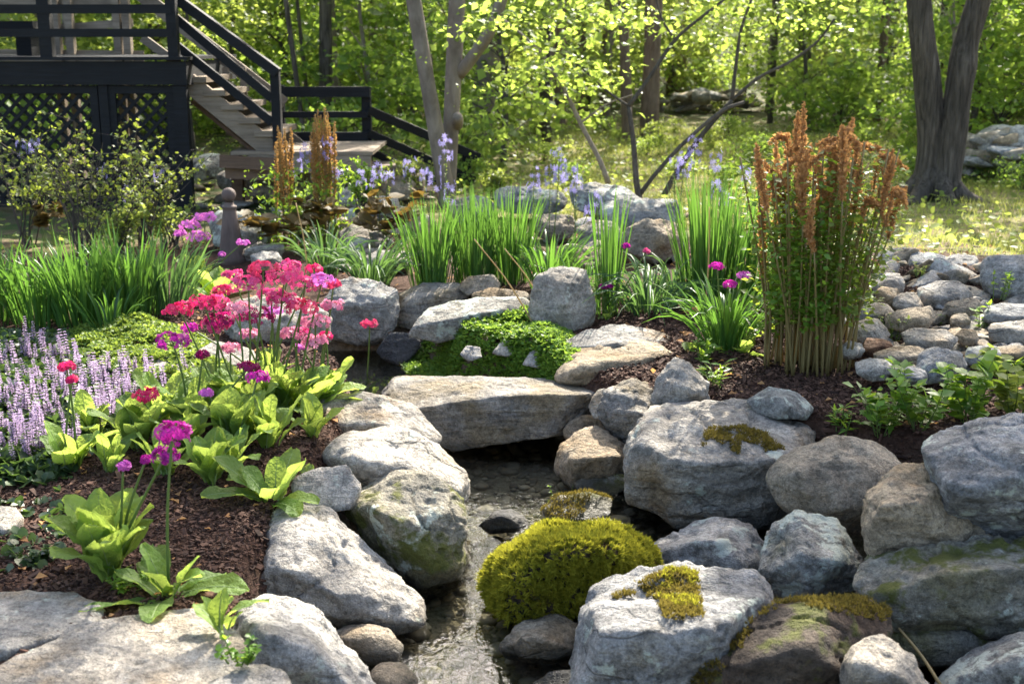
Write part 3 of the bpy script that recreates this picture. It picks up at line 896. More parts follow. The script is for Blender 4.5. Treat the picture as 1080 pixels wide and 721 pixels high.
# small fill stones: copies of a few shapes
proto = []
for k in range(7):
    P = np.random.default_rng(50 + k).uniform(-1, 1, (10, 3)) * np.array((.085, .065, .045))
    Vr, Fr, cr = rock_verts(P, 3 if k % 2 else 4, 22, 900 + k, .7, 4)
    mt = M[['rock_grey', 'rock_tan', 'rock_blue', 'rock_pale', 'rock_shale', 'rock_grey', 'rock_tan'][k]]
    proto.append(mesh_data('fieldstone', Vr, [Fr], mt))
def scatter_stones(poly, count, label, group, zoff=-.01, s=(.6, 1.5), cat='rock'):
    px = np.array(poly)
    k = 0
    while k < count:
        x, y = R.uniform(px[:, 0].min(), px[:, 0].max()), R.uniform(px[:, 1].min(), px[:, 1].max())
        if not in_poly(np.array(x), np.array(y), poly): continue
        p = hit(x, y)
        o = bpy.data.objects.new('fieldstone', proto[int(R.integers(len(proto)))])
        COL.objects.link(o)
        sc = R.uniform(*s)
        o.location = p + np.array((0, 0, zoff + .02 * sc))
        o.scale = (sc * R.uniform(.8, 1.3), sc * R.uniform(.8, 1.2), sc * R.uniform(.8, 1.1))
        o.rotation_euler = (R.normal(0, .2), R.normal(0, .2), R.uniform(0, 6.3))
        cl = ('grey', 'tan', 'blue-grey', 'pale', 'layered brown', 'grey', 'tan')[[me_.name for me_ in proto].index(o.data.name)]
        tag(o, cl + ' ' + label, cat, cl + ' ' + group)
        k += 1
scatter_stones([(885, 345), (925, 285), (960, 270), (1085, 290), (1085, 400), (1000, 408), (940, 400)], 110,
               'loose fieldstone filling a gap between the bigger stones of the heap', 'small fill stones of the fieldstone heap', s=(.6, 1.5))
scatter_stones([(200, 215), (230, 165), (440, 185), (470, 230), (380, 285), (250, 275)], 60,
               'dim small stone in the stony bank under the landing', 'small stones of the bank under the landing', s=(.9, 2.0))
scatter_stones([(520, 235), (600, 205), (720, 225), (730, 275), (640, 290), (560, 270)], 26,
               'small stone among the stone heap behind the iris', 'small stones of the heap behind the iris', s=(.8, 1.7))
scatter_stones([(575, 530), (660, 520), (720, 570), (700, 620), (690, 600)], 16,
               'small wet stone lodged between moss mound and boulders', 'small stones between the moss and the boulders', s=(.35, .8))
scatter_stones([(900, 660), (1070, 690), (1070, 721), (900, 721)], 12,
               'small dark stone in the gaps of the stacked bank', 'small stones in the gaps of the stacked bank', s=(.35, .9))
# stream-bed pebbles: too many to count
mb = MB()
VP, FP = ICO[2]
npb = 2600
pts = np.stack((R.uniform(-1.0, .6, npb * 3), R.uniform(2.9, 6.4, npb * 3)), 1)
pts = pts[sdist(pts[:, 0], pts[:, 1], LOW) < -.02][:npb]
zz = gh(pts[:, 0], pts[:, 1])
sz = R.lognormal(math.log(.013), .55, len(pts)).clip(.005, .045)
Mx = basis(rvec(len(pts)) * np.array((1, 1, .15)), np.array((0, 0, 1.0)))
Vb, Fb = batch(VP, [FP], np.column_stack((pts, zz + sz * .2)), Mx, np.stack((sz, sz * R.uniform(.9, 1.5, len(pts)), sz * .55), 1))
mb.add(Vb, Fb)
o = mb.done('stream_gravel', M['pebble'])
tag(o, 'brown and grey gravel covering the stream bed', 'gravel', kind='stuff')
# bark mulch
def mulch(count, x0, x1, y0, y1, cond, s0):
    p = np.stack((R.uniform(x0, x1, count), R.uniform(y0, y1, count)), 1)
    p = p[(sdist(p[:, 0], p[:, 1], LOW) > .02) & cond(p[:, 0], p[:, 1])]
    m = len(p)
    z = gh(p[:, 0], p[:, 1]) + R.uniform(0, .012, m)
    d = rvec(m) * np.array((1, 1, .35))
    L = R.lognormal(math.log(s0), .5, m).clip(.006, .06)
    BV = np.array([(x, y, z_) for y in (-.5, .5) for x in (-.5, .5) for z_ in (-.5, .5)], float)
    return batch(BV, [BOXF], np.column_stack((p, z)), basis(d, rvec(m) * .5 + np.array((0, 0, 1.0))), np.stack((L * R.uniform(.25, .6, m), L, L * R.uniform(.12, .3, m)), 1))
mb = MB()
mb.add(*mulch(110000, -2.4, -.3, 2.8, 7.0, lambda x, y: x > -.47 * y, .0092))
mb.add(*mulch(52000, .2, 2.7, 4.3, 7.4, lambda x, y: x < y * .45, .012))
o = mb.done('bark_mulch', M['chips'], smooth_=False)
tag(o, 'shredded reddish-brown bark mulch over the planting beds', 'mulch', kind='stuff')

# ------------------------------------------------------------------ deck, stair, landing
YD = 11.0
def B(mbx, p0, p1, Y0, Y1, w_, h_, side=(0, 1, 0)):
    mbx.add(*beam(Q(*p0, Y0), Q(*p1, Y1), w_, h_, side))
k = 1 / ppm(YD)                                # metres in one photo pixel at the deck
deck = thing('deck', 'black stained garden deck with lattice skirt and rails', 'deck', Q(100, 205, YD))
T0 = np.array(deck.location)
def part(mbx, name, mat, parent, root):
    V = np.concatenate(mbx.v) - np.array(root)
    o = mk(name, V, mbx.f, M[mat], smooth_=False)
    o.parent = parent
    return o
zf = Q(100, 60, YD)[2]
m = MB()
x0, x1 = Q(-260, 60, YD)[0], Q(198, 60, YD)[0]
for q in range(14):                            # floor boards run along the front edge
    yy = YD - .03 + q * .142
    m.add(*beam((x0, yy + .07, zf - .014 - .0004 * (q % 2)), (x1, yy + .07, zf - .014 - .0004 * (q % 2)), .136, .028))
part(m, 'floor_boards', 'black_wood', deck, T0)
m = MB()
m.add(*beam((x0, YD + .02, zf - .03 - .11), (x1 - .02, YD + .02, zf - .03 - .11), .04, .2))
m.add(*beam((x1 - .04, YD + .045, zf - .141), (x1 - .04, YD + 2.0, zf - .141), .04, .2, (1, 0, 0)))
part(m, 'fascia', 'black_wood', deck, T0)
for px_, wpx in ((190, 13), (109, 9), (-60, 10), (-200, 10)):
    m = MB()
    t_, b_ = Q(px_, 82, YD + .06), Q(px_, 84, YD + .06)
    m.add(*beam((t_[0], t_[1], zf - .242), (t_[0], t_[1], -.1), .09, wpx * k))
    part(m, 'post', 'black_wood', deck, T0)
def lattice(xa, xb, za, zb, y, name):
    m = MB()
    fr = .07
    for (a_, b_) in (((xa, y, za + fr / 2), (xb, y, za + fr / 2)), ((xa, y, zb - fr / 2), (xb, y, zb - fr / 2))):
        m.add(*beam(a_, b_, .04, fr))
    for x in (xa + fr / 2, xb - fr / 2):
        m.add(*beam((x, y, za + fr + .001), (x, y, zb - fr - .001), .04, fr))
    fo = part(m, 'skirt_frame', 'black_wood', deck, T0)
    m = MB()
    sp = .125
    for s_, dy in ((1, -.006), (-1, .008)):
        c0 = -(zb - za)
        while c0 < (xb - xa):
            # strip from (xa+c0, za) rising at 45 degrees, clipped to the panel
            pa, pb = np.array((xa + c0, za)), np.array((xa + c0 + (zb - za), zb))
            if s_ < 0: pa, pb = np.array((xa + c0 + (zb - za), za)), np.array((xa + c0, zb))
            t0, t1 = 0.0, 1.0
            dx = pb[0] - pa[0]
            for lim, sg in ((xa, 1), (xb, -1)):
                q0, q1 = sg * (pa[0] - lim), sg * (pb[0] - lim)
                if q0 < 0 and q1 < 0: t0, t1 = 1, 0
                elif q0 < 0: t0 = max(t0, q0 / (q0 - q1))
                elif q1 < 0: t1 = min(t1, q0 / (q0 - q1))
            if t1 - t0 > .03:
                A_, B_ = pa + (pb - pa) * t0, pa + (pb - pa) * t1
                m.add(*beam((A_[0], y + .02 + dy, A_[1]), (B_[0], y + .02 + dy, B_[1]), .011, .032))
            c0 += sp
    l = part(m, 'lattice', 'black_wood', None, T0)
    l.parent = fo
xp = lambda p: Q(p, 100, YD + .06)[0]
zt = zf - .245
lattice(xp(114), xp(184), .06, zt, YD + .05, 'a')
lattice(xp(-56), xp(104), .06, zt, YD + .05, 'b')
lattice(xp(-196), xp(-66), .06, zt, YD + .05, 'c')
for px_, wpx in ((184, 10), (51, 12), (-90, 12), (-230, 12)):
    m = MB()
    b_ = Q(px_, 60, YD + .05)
    m.add(*beam((b_[0], b_[1], zf), (b_[0], b_[1], zf + 1.0), .09, wpx * k))
    part(m, 'rail_post', 'black_wood', deck, T0)
m = MB()
for zo, hh in ((.40, .075), (.22 - .02, .07), (1.02, .05)):
    m.add(*beam((x0, YD + (.02 if hh > .06 else .05), zf + zo), (Q(184, 60, YD)[0] + (.05 if hh < .06 else 0), YD + (.02 if hh > .06 else .05), zf + zo), .04 if hh > .06 else .13, hh))
part(m, 'rail', 'black_wood', deck, T0)
# a dark bench on the deck, seen between the rails
bench = thing('bench', 'low dark bench standing on the deck behind the rail', 'bench', (Q(0, 60, YD + 1)[0], YD + .9, zf))
m = MB()
xb0, xb1 = Q(-120, 60, YD + .9)[0], Q(46, 60, YD + .9)[0]
m.add(*beam((xb0, YD + .9, zf + .26), (xb1, YD + .9, zf + .26), .4, .10))
part(m, 'seat', 'black_wood', bench, bench.location)
for xx in (xb1 - .12, xb0 + .1):
    m = MB()
    m.add(*beam((xx, YD + .9, zf + .002), (xx, YD + .9, zf + .208), .3, .14))
    part(m, 'leg', 'black_wood', bench, bench.location)
# pale upper level: weathered posts and rails seen through the black rail
up = thing('wooden_railing', 'weathered unpainted post and rail behind the black deck', 'railing', (Q(100, 60, YD + 2)[0], YD + 2.1, zf))
for px_ in (62, 76, 126, 136):
    m = MB()
    b_ = Q(px_, 58, YD + 2.1)
    m.add(*beam((b_[0], b_[1], zf - 1.3), (b_[0], b_[1], zf + .9), .09, .075))
    part(m, 'post', 'grey_wood', up, up.location)
for pa, pb, hh in (((-40, 58), (152, 60), .12), ((62, 30), (140, 24), .08), ((-40, 3), (128, 2), .08)):
    m = MB()
    m.add(*beam(Q(*pa, YD + 2.16), Q(*pb, YD + 2.16), .04, hh))
    part(m, 'rail', 'grey_wood', up, up.location)
# stair
YS = YD + .25
WS = .95
st = thing('staircase', 'weathered wooden stair with black handrails running down to the landing', 'stairs', Q(290, 165, YS))
sl = st.location
for dy in (.0, WS):
    m = MB()
    m.add(*beam(Q(178, 70, YS) + (0, dy, 0), Q(296, 166, YS) + (0, dy, 0), .045, 20 * k))
    part(m, 'stringer', 'grey_wood', st, sl)
for (px_, py_) in ((191, 72), (207, 84), (227, 98), (246, 113), (264, 127), (281, 141)):
    m = MB()
    a_ = Q(px_, py_, YS)
    m.add(*beam(a_ + (0, -.05, 0), a_ + (0, WS + .06, 0), .20, .05, (1, 0, 0)))
    part(m, 'tread', 'grey_wood', st, sl)
m = MB()
m.add(*beam(Q(198, 108, YS) + (0, .5, 0), Q(285, 178, YS) + (0, .5, 0), WS - .2, .03))
part(m, 'underside', 'brown_wood', st, sl)
for (pa, pb, hh, dy) in (((170, -13), (293, 77), .085, 0), ((186, 20), (287, 104), .075, 0), ((186, 48), (287, 129), .075, 0)):
    m = MB()
    m.add(*beam(Q(*pa, YS - .04), Q(*pb, YS - .04), .045 if hh < .08 else .12, hh))
    part(m, 'handrail', 'black_wood', st, sl)
for (pa, pb, hh) in (((140, -12), (300, 110), .13), ((150, 40), (296, 146), .08)):
    m = MB()
    m.add(*beam(Q(*pa, YS + WS + .08), Q(*pb, YS + WS + .08), .04, hh))
    part(m, 'back_rail', 'grey_wood', st, sl)
m = MB()
a_, b_ = Q(290, 72, YS - .03), Q(290, 158, YS - .03)
m.add(*beam((a_[0], a_[1], a_[2]), (a_[0], a_[1], b_[2]), .09, 9 * k))
part(m, 'newel_post', 'black_wood', st, sl)
for px_ in (240, 258):
    m = MB()
    a_ = Q(px_, 110, YS + WS + .03)
    m.add(*beam((a_[0], a_[1], a_[2] - .3), (a_[0], a_[1], a_[2] + .35), .05, .06))
    part(m, 'back_post', 'grey_wood', st, sl)
# landing
YL = YD + .1
la = thing('landing', 'grey plank landing on brown beams at the stair foot', 'landing', Q(320, 180, YL))
ll = la.location
zl = Q(320, 160, YL)[2]
xa, xb = Q(243, 160, YL)[0], Q(393, 160, YL)[0]
m = MB()
for q in range(9):
    yy = YL + .07 + q * .142
    m.add(*beam((xa, yy, zl - .015 - .0005 * (q % 2)), (xb, yy, zl - .015 - .0005 * (q % 2)), .136, .03))
part(m, 'planks', 'grey_wood', la, ll)
m = MB()
m.add(*beam((xa + .15, YL + .03, zl - .032 - .08), (xb - .02, YL + .03, zl - .032 - .08), .045, .155))
part(m, 'rim_joist', 'grey_wood', la, ll)
m = MB()
m.add(*beam(Q(232, 170, YL - .03), Q(302, 174, YL - .03), .05, .11))
m.add(*beam(Q(238, 182, YL + .03), Q(304, 185, YL + .03), .05, .10))
part(m, 'lower_beam', 'brown_wood', la, ll)
for px_ in (250, 320, 386):
    m = MB()
    a_ = Q(px_, 175, YL + .5)
    m.add(*beam((a_[0], YL + .5, zl - .04), (a_[0], YL + .5, -.1), .1, .1))
    part(m, 'pier', 'brown_wood', la, ll)
# black rail beyond the landing and down the further steps
YR = YL + 1.3
rl = thing('handrail', 'black post and rail beyond the landing stepping down behind the trees', 'railing', Q(385, 160, YR))
rlc = rl.location
for px_, py_, pb_ in ((294, 90, 160), (386, 92, 162), (492, 158, 205)):
    m = MB()
    Yp = YR if px_ < 400 else YR + .6
    a_, b_ = Q(px_, py_, Yp), Q(px_, pb_, Yp)
    m.add(*beam((a_[0], Yp, a_[2]), (a_[0], Yp, b_[2] - .3), .09, .09))
    part(m, 'post', 'black_wood', rl, rlc)
for pa, pb, hh, ya, yb in (((290, 97), (390, 97), .10, 0, 0), ((290, 121), (388, 121), .06, 0, 0), ((290, 144), (388, 144), .085, 0, 0),
                           ((388, 116), (505, 166), .085, 0, .6), ((388, 140), (500, 190), .08, 0, .6), ((388, 158), (500, 214), .07, 0, .6)):
    m = MB()
    m.add(*beam(Q(*pa, YR - .07 + ya), Q(*pb, YR - .07 + yb), .045, hh))
    part(m, 'rail', 'black_wood', rl, rlc)
steps = thing('garden_steps', 'worn stone and timber steps below the landing', 'steps', Q(425, 200, YR - .3))
for px_, py_ in ((408, 172), (424, 184), (440, 198)):
    m = MB()
    a_ = Q(px_, py_, YR - .2)
    m.add(*beam(a_ + (-.22, 0, -.06), a_ + (.22, 0, -.06), .5, .12))
    part(m, 'step', 'grey_wood', steps, steps.location)
# finial post
def lathe(prof, nseg=20):
    V, Fs = [], []
    an = np.arange(nseg) / nseg * 2 * PI
    for r_, z_ in prof:
        V.append(np.stack((r_ * np.cos(an), r_ * np.sin(an), np.full(nseg, z_)), 1))
    kk = np.arange(nseg)
    for i in range(len(prof) - 1):
        Fs.append(np.stack((i * nseg + kk, i * nseg + (kk + 1) % nseg, (i + 1) * nseg + (kk + 1) % nseg, (i + 1) * nseg + kk), 1))
    return np.concatenate(V), [np.concatenate(Fs)]
pb = hit(245, 276)
s_ = (Q(245, 198, pb[1])[2] - pb[2])
fp = thing('finial_post', 'old turned wooden post topped by a ball among the flowers', 'post', pb)
rb_ = s_ * .095
V, Fs = lathe([(.0, -.05)] + [(rb_ * q, s_ * z_) for q, z_ in ((2.0, -.05), (2.0, .06), (1.75, .12), (1.45, .35), (1.15, .55), (.95, .68), (.9, .72), (1.05, .735), (1.05, .755), (.75, .765), (.62, .79), (.62, .81))])
mk('shaft', V, Fs, M['post_wood'], fp)
V, Fs = lathe([(1e-4, s_ * .80)] + [(rb_ * 1.02 * math.sin(t), s_ * (.905 - .097 * math.cos(t))) for t in np.linspace(.25, PI - .02, 14)])
mk('ball', V, Fs, M['post_wood'], fp)

# ------------------------------------------------------------------ plants
def on_ground(px, py): return hit(px, py)
def strap(base, d, L, wd, droop, n=6, twist=0, fold=.25):
    """one strap-shaped blade as a V-folded ribbon"""
    t = np.linspace(0, 1, n)
    hz = np.array((d[0], d[1], 0)); up = d[2]
    P = base + (np.outer(t, hz) + np.outer(droop * t ** 2.4 * .55, hz / (np.linalg.norm(hz) + 1e-6)) + np.outer(up * t - droop * t ** 3 * .75, (0, 0, 1))) * L
    T = norm(np.gradient(P, axis=0))
    side = norm(np.cross(T, np.array((0, 0, 1.0)) + 1e-3))
    nn = np.cross(side, T)
    if twist:
        c, s = math.cos(twist), math.sin(twist)
        side = side * c + nn * s
        nn = np.cross(side, T)
    ww = wd * np.minimum(1, 2.2 * (1 - t) ** .8) * (.55 + .45 * np.minimum(1, t * 4))
    V = np.empty((n, 3, 3))
    V[:, 0] = P - side * ww[:, None] / 2 + nn * ww[:, None] * fold
    V[:, 1] = P
    V[:, 2] = P + side * ww[:, None] / 2 + nn * ww[:, None] * fold
    i = np.arange(n - 1)[:, None] * 3
    Fs = np.concatenate([i + np.array((0, 1, 4, 3)), i + np.array((1, 2, 5, 4))])
    return V.reshape(-1, 3), [Fs]
def blades(nm, label, cat, base, count, L, wd, spread, mat, droop=(0, .5), rad=.08, group=None, lean=(0, 0)):
    t = thing(nm, label, cat, base, group)
    mb = MB()
    for _ in range(count):
        a_ = R.uniform(0, 2 * PI)
        r_ = rad * math.sqrt(R.uniform())
        out = spread * R.uniform(.1, 1) * (r_ / rad * .7 + .3)
        d = norm(np.array((math.cos(a_) * out + lean[0], math.sin(a_) * out + lean[1], 1.0)))
        mb.add(*strap(np.array((math.cos(a_) * r_, math.sin(a_) * r_, -.02)), d, L * R.uniform(.6, 1.08), wd * R.uniform(.7, 1.15), R.uniform(*droop), 7, R.normal(0, .6)))
    mb.done('leaves', M[mat], t)
    return t
for lab, (px_, py_), c_, L_, w_, sp_, mt, dr, rd in [
    ('tall daylily clump of bright arching straps at the picture edge', (-8, 338), 60, .50, .017, .45, 'blade', (0, .5), .14),
    ('daylily clump with upright straps beside the bugleweed', (42, 342), 75, .50, .017, .4, 'blade', (0, .45), .14),
    ('densest daylily clump behind the pale stonecrop', (92, 342), 90, .52, .018, .38, 'blade', (0, .4), .15),
    ('daylily clump with sunlit blade tips below the leafy shrub', (140, 338), 80, .54, .018, .38, 'blade', (0, .4), .14),
    ('blue-green daylily clump leaning to the pink phlox-like flowers', (176, 330), 60, .50, .017, .45, 'blade_blue', (.1, .5), .13),
    ('loose front tuft of pale straps sticking out of the daylily row', (118, 352), 22, .36, .016, .5, 'blade', (0, .5), .07),
    ('bluish grassy clump spilling over the pool boulder', (392, 300), 60, .46, .015, .75, 'blade_blue', (.3, .9), .11),
    ('bluish grassy clump under the cinnamon fern rods', (345, 288), 45, .42, .015, .6, 'blade_blue', (.2, .8), .11),
    ('upright narcissus clump with sunlit leaves beyond the squared stone', (456, 303), 85, .56, .013, .32, 'blade', (0, .25), .13),
    ('narcissus clump of slender dark leaves beside the brown cobble', (500, 298), 80, .58, .013, .28, 'blade', (0, .2), .13),
    ('tallest narcissus clump in front of the long grey lawn stone', (536, 297), 85, .60, .013, .26, 'blade', (0, .2), .13),
    ('splayed iris clump arching behind the standing stone', (578, 304), 55, .46, .017, .55, 'blade', (.1, .6), .11),
    ('narrow upright iris fan between standing stone and mulch', (640, 332), 26, .66, .016, .14, 'blade', (0, .1), .06),
    ('dark drooping strap-leaved clump at the mulch corner', (684, 330), 60, .44, .016, .8, 'blade_blue', (.4, 1.0), .12),
    ('drooping bluish clump below the tan leaning slab', (712, 318), 50, .42, .016, .8, 'blade_blue', (.4, 1.0), .12),
    ('tall sunlit sheaf of yellow-green blades next to the big fern', (748, 322), 120, .72, .012, .24, 'blade', (0, .15), .15),
    ('second sheaf of upright blades touching the fern stalks', (785, 318), 70, .66, .012, .26, 'blade', (0, .2), .13),
    ('arching green clump in front of the tall sheaf', (766, 366), 75, .44, .015, .6, 'blade', (.2, .7), .10),
    ('short grassy tuft between the standing stone and iris fan', (612, 318), 26, .34, .013, .5, 'blade', (.1, .6), .07)]:
    blades('strap_leaved_clump', lab, 'plant', on_ground(px_, py_), int(c_ * 1.7), L_ * 1.1, w_ * .9, sp_, mt, dr, rd, 'clumps of strap-leaved perennials')
for i, (a_, b_, lab) in enumerate([((568, 352), (500, 252), 'bleached dry stem leaning across the narcissus leaves'), ((580, 336), (532, 262), 'thin pale dry stem behind the standing stone'),
                                   ((326, 300), (312, 214), 'bent pale straw stem by the finial post'), ((742, 345), (748, 218), 'single tan upright stalk in front of the tall sheaf'),
                                   ((700, 322), (716, 342), 'fallen grey-green blade lying on the mulch')]):
    A_, B_ = hit(*a_), None
    B_ = Q(*b_, A_[1] + .12)
    mid = (A_ + B_) / 2 + np.array((.01, 0, .02))
    V, Fs = tube(curve([A_ - A_, mid - A_, B_ - A_], 8), np.linspace(.005, .003, 8), 6)
    tag(mk('dry_stem', V, Fs, M['straw'], loc=A_), lab, 'stem')

# --- candelabra primroses
def primrose_leaf(mb, base, az, L, wd, tilt, curl, rng):
    """obovate leaf with a pale midrib groove, puckered blade and toothed edge"""
    nu, nv = 13, 9
    t = np.linspace(0, 1, nu)
    s = np.linspace(-1, 1, nv)
    wprof = wd * (.10 + .90 * np.sin(np.clip(t, 0, 1) ** 1.25 * PI * .93) ** .8) * np.where(t > .97, .45, 1)
    wprof[0] = wd * .10
    ang = tilt - curl * t ** 1.5
    dx = np.cumsum(np.cos(ang)) / nu * L
    dz = np.cumsum(np.sin(ang)) / nu * L
    dx, dz = dx - dx[0], dz - dz[0]
    nrmx, nrmz = -np.sin(ang), np.cos(ang)
    T_, S_ = np.meshgrid(t, s, indexing='ij')
    ed = np.abs(S_)
    w_ = wprof[:, None] * (1 + .03 * np.sin(T_ * 22 + rng.uniform(0, 6)) * ed)
    lift = .22 * np.abs(S_) ** 1.3 * wprof[:, None] * .5
    ruff = .030 * L * ed ** 1.5 * np.sin(T_ * 11 + S_ * 2 + rng.uniform(0, 6)) + .012 * L * np.sin(T_ * 26 - np.abs(S_) * 6) * (ed > .05)
    off = lift + ruff * (T_ > .12)
    X = dx[:, None] + nrmx[:, None] * off
    Z = dz[:, None] + nrmz[:, None] * off
    Y_ = S_ * w_ / 2
    roll = rng.normal(0, .18)
    Y2, off2 = Y_ * math.cos(roll), Y_ * math.sin(roll)
    Z = Z + off2
    c, s_ = math.cos(az), math.sin(az)
    V = np.stack((base[0] + X * c - Y2 * s_, base[1] + X * s_ + Y2 * c, base[2] + Z), -1).reshape(-1, 3)
    i, j = np.meshgrid(np.arange(nu - 1), np.arange(nv - 1), indexing='ij')
    q = (i * nv + j).ravel()
    mb.add(V, [np.stack((q, q + nv, q + nv + 1, q + 1), 1)])
    return V.reshape(nu, nv, 3)[:, nv // 2]
# floret: five notched petals sharing one eye
def floret():
    V, Fc = [(0, 0, 0)], []
    for k in range(5):
        a_ = k * 2 * PI / 5
        for (r_, da, z_) in ((.62, -.52, .06), (1.0, -.36, .0), (.86, 0, .05), (1.0, .36, .0), (.62, .52, .06)):
            V.append((r_ * math.cos(a_ + da), r_ * math.sin(a_ + da), z_))
        b_ = 1 + k * 5
        Fc += [(0, b_, b_ + 1), (0, b_ + 1, b_ + 2), (0, b_ + 2, b_ + 3), (0, b_ + 3, b_ + 4)]
    return np.array(V), [np.array(Fc)]
FLORET = floret()
def whorl(mb, c, rad, count, size, rng, flat=.45):
    th = rng.uniform(0, 2 * PI, count)
    ph = rng.uniform(-.35, .9, count)
    d = norm(np.stack((np.cos(th) * np.cos(ph), np.sin(th) * np.cos(ph), np.sin(ph) * .9), 1))
    pos = c + d * np.array((1, 1, flat)) * rad * rng.uniform(.75, 1.05, (count, 1))
    nz = norm(d + rng.normal(0, .35, (count, 3)) + np.array((0, 0, .15)))
    x = norm(np.cross(nz, rvec(count, rng)))
    Mx = np.stack((x, np.cross(nz, x), nz), -1)
    mb.add(*batch(FLORET[0], FLORET[1], pos, Mx, size * rng.uniform(.8, 1.15, count)))
    return pos
def stem_with_head(root, loc, bx, by, top, col, rad, count, whorls=1, gap=.06, fsize=.012):
    """flower stem (part) carrying its flower head (sub-part)"""
    b = np.array((bx, by, .0))
    tp = np.asarray(top) - loc
    mid = (b + tp) / 2 + np.array((R.normal(0, .008), R.normal(0, .008), .01))
    P = curve([b, mid, tp], 9)
    V, Fs = tube(P, np.linspace(.0048, .0034, 9), 7)
    mb = MB()
    mb.add(V, Fs)
    ax = norm(tp - mid)
    for k in range(whorls):
        c = tp - ax * gap * k
        m_ = 9
        d = norm(np.stack((np.cos(np.arange(m_) * .7), np.sin(np.arange(m_) * .7), R.uniform(.1, .8, m_)), 1))
        for q in range(m_):
            mb.add(*tube([c - ax * .006, c + d[q] * rad * .8 * np.array((1, 1, .5))], [.0012, .0018], 4, False))
    s = mb.done('flower_stem', M['stem_green'], root)
    for k in range(whorls):
        mb = MB()
        whorl(mb, tp - ax * gap * k, rad * (1 - .08 * k), count, fsize, R, .62)
        mb.done('flower_head', M[col], s)
def primrose(label, px, py, nl, L, heads=(), wd=.42, z=None, tilt=(1.0, 1.5), group='candelabra primroses', mat='leaf_primrose', nm='primrose'):
    loc = hit(px, py) if z is None else G(px, py, z)
    rng = np.random.default_rng(int(px * 31 + py))
    t = thing(nm, label, 'flower', loc, group)
    mb, mr = MB(), MB()
    az0 = rng.uniform(0, 6.3)
    for k in range(nl):
        inner = k / max(nl - 1, 1)
        mid = primrose_leaf(mb, (rng.normal(0, .014), rng.normal(0, .014), -.01), az0 + k * 2.4 + rng.normal(0, .3), L * rng.uniform(.7, 1.1) * (1 - inner * .15),
                            L * wd * .80 * rng.uniform(.8, 1.15), tilt[0] + (tilt[1] - tilt[0]) * inner + rng.normal(0, .12), rng.uniform(.3, .95) * (1.1 - .6 * inner), rng)
        mr.add(*tube(mid[:-1], np.linspace(.0026, .0008, len(mid) - 1), 5, False))
    lv = mb.done('leaves', M[mat], t)
    mr.done('midrib_veins', M['midrib'], lv)
    for (hx, hy, col, rpx, *rest) in heads:
        Y = loc[1] + rng.uniform(-.03, .05)
        tp = Q(hx, hy, Y)
        wh = rest[0] if rest else 1
        rad = rpx / ppm(Y)
        cnt = int(14 + rad * 620)
        stem_with_head(t, loc, rng.normal(0, .02), rng.normal(0, .02), tp, col, rad * .76, cnt, wh, rad * 1.05, .0118 if rad > .02 else .0105)
    return t
primrose('primrose with bright lettuce-like leaves and a double violet-magenta head nearest the flat stones', 116, 610, 22, .31, [(184, 462, 'purple', 22, 2), (130, 491, 'orchid', 8), (154, 484, 'magenta', 6)], .44)
primrose('low primrose rosette spilling onto the broad stepping stone', 174, 632, 12, .25, [(182, 455, 'magenta', 25, 1)], .40, tilt=(.2, 1.2))
primrose('young primrose with four toothed leaves in a crack by the lowest boulder', 238, 662, 6, .155, [], .46, z=.05, tilt=(.6, 1.45))
primrose('primrose with upright leaves behind the big rough boulder', 290, 530, 11, .27, [], .42, tilt=(.35, 1.2))
primrose('small primrose crowding the pale tucked stone', 322, 520, 5, .16, [], .42, tilt=(.2, 1.0))
primrose('leafy primrose without flowers in the mulch', 222, 510, 12, .23, [], .46)
primrose('primrose with one crimson head at the bugleweed edge', 78, 496, 10, .24, [(70, 387, 'crimson', 11), (76, 400, 'crimson', 7)], .46)
primrose('primrose bearing a coral-crimson head above wide pale leaves', 150, 474, 12, .28, [(154, 417, 'crimson', 18), (118, 470, 'crimson', 6)], .44)
primrose('primrose with a lone magenta head in front of the leafy mass', 248, 474, 15, .30, [(272, 398, 'magenta', 16), (217, 414, 'orchid', 9)], .46)
primrose('primrose with purple and maroon heads above the flat stone', 205, 456, 14, .28, [(182, 360, 'purple', 24, 1), (214, 374, 'maroon', 9), (262, 388, 'maroon', 16)], .44)
primrose('primrose with twin crimson heads rising over the pale stonecrop', 232, 440, 13, .28, [(190, 328, 'crimson', 22), (225, 320, 'pink', 22, 2), (232, 338, 'maroon', 22), (243, 367, 'palepink', 13)], .44)
primrose('primrose mass leaf clump with soft pink heads', 264, 448, 14, .30, [(262, 300, 'pink', 24, 1), (278, 284, 'coral', 22, 1), (214, 318, 'crimson', 20), (252, 326, 'palepink', 18)], .44)
primrose('primrose with dark crimson and pink heads in the thick of the flower crowd', 292, 440, 14, .31, [(270, 334, 'maroon', 25, 1), (300, 292, 'pink', 25, 2), (318, 325, 'coral', 24, 1), (286, 312, 'pink', 20)], .42)
primrose('primrose whose broad leaves lean over the rounded boulder', 318, 434, 16, .32, [(322, 300, 'pink', 24, 1), (340, 296, 'orchid', 18), (333, 340, 'palepink', 20, 2), (308, 352, 'palepink', 16)], .40, tilt=(.55, 1.25))
primrose('primrose at the pool side with a pale pink tier and red bud', 338, 424, 11, .27, [(350, 322, 'palepink', 16), (344, 354, 'crimson', 9), (352, 300, 'coral', 10), (318, 366, 'orchid', 8)], .40, tilt=(.5, 1.2))
primrose('single coral primrose standing over the dark pool', 388, 418, 6, .14, [(390, 342, 'coral', 12)], .36, tilt=(.2, 1.0))
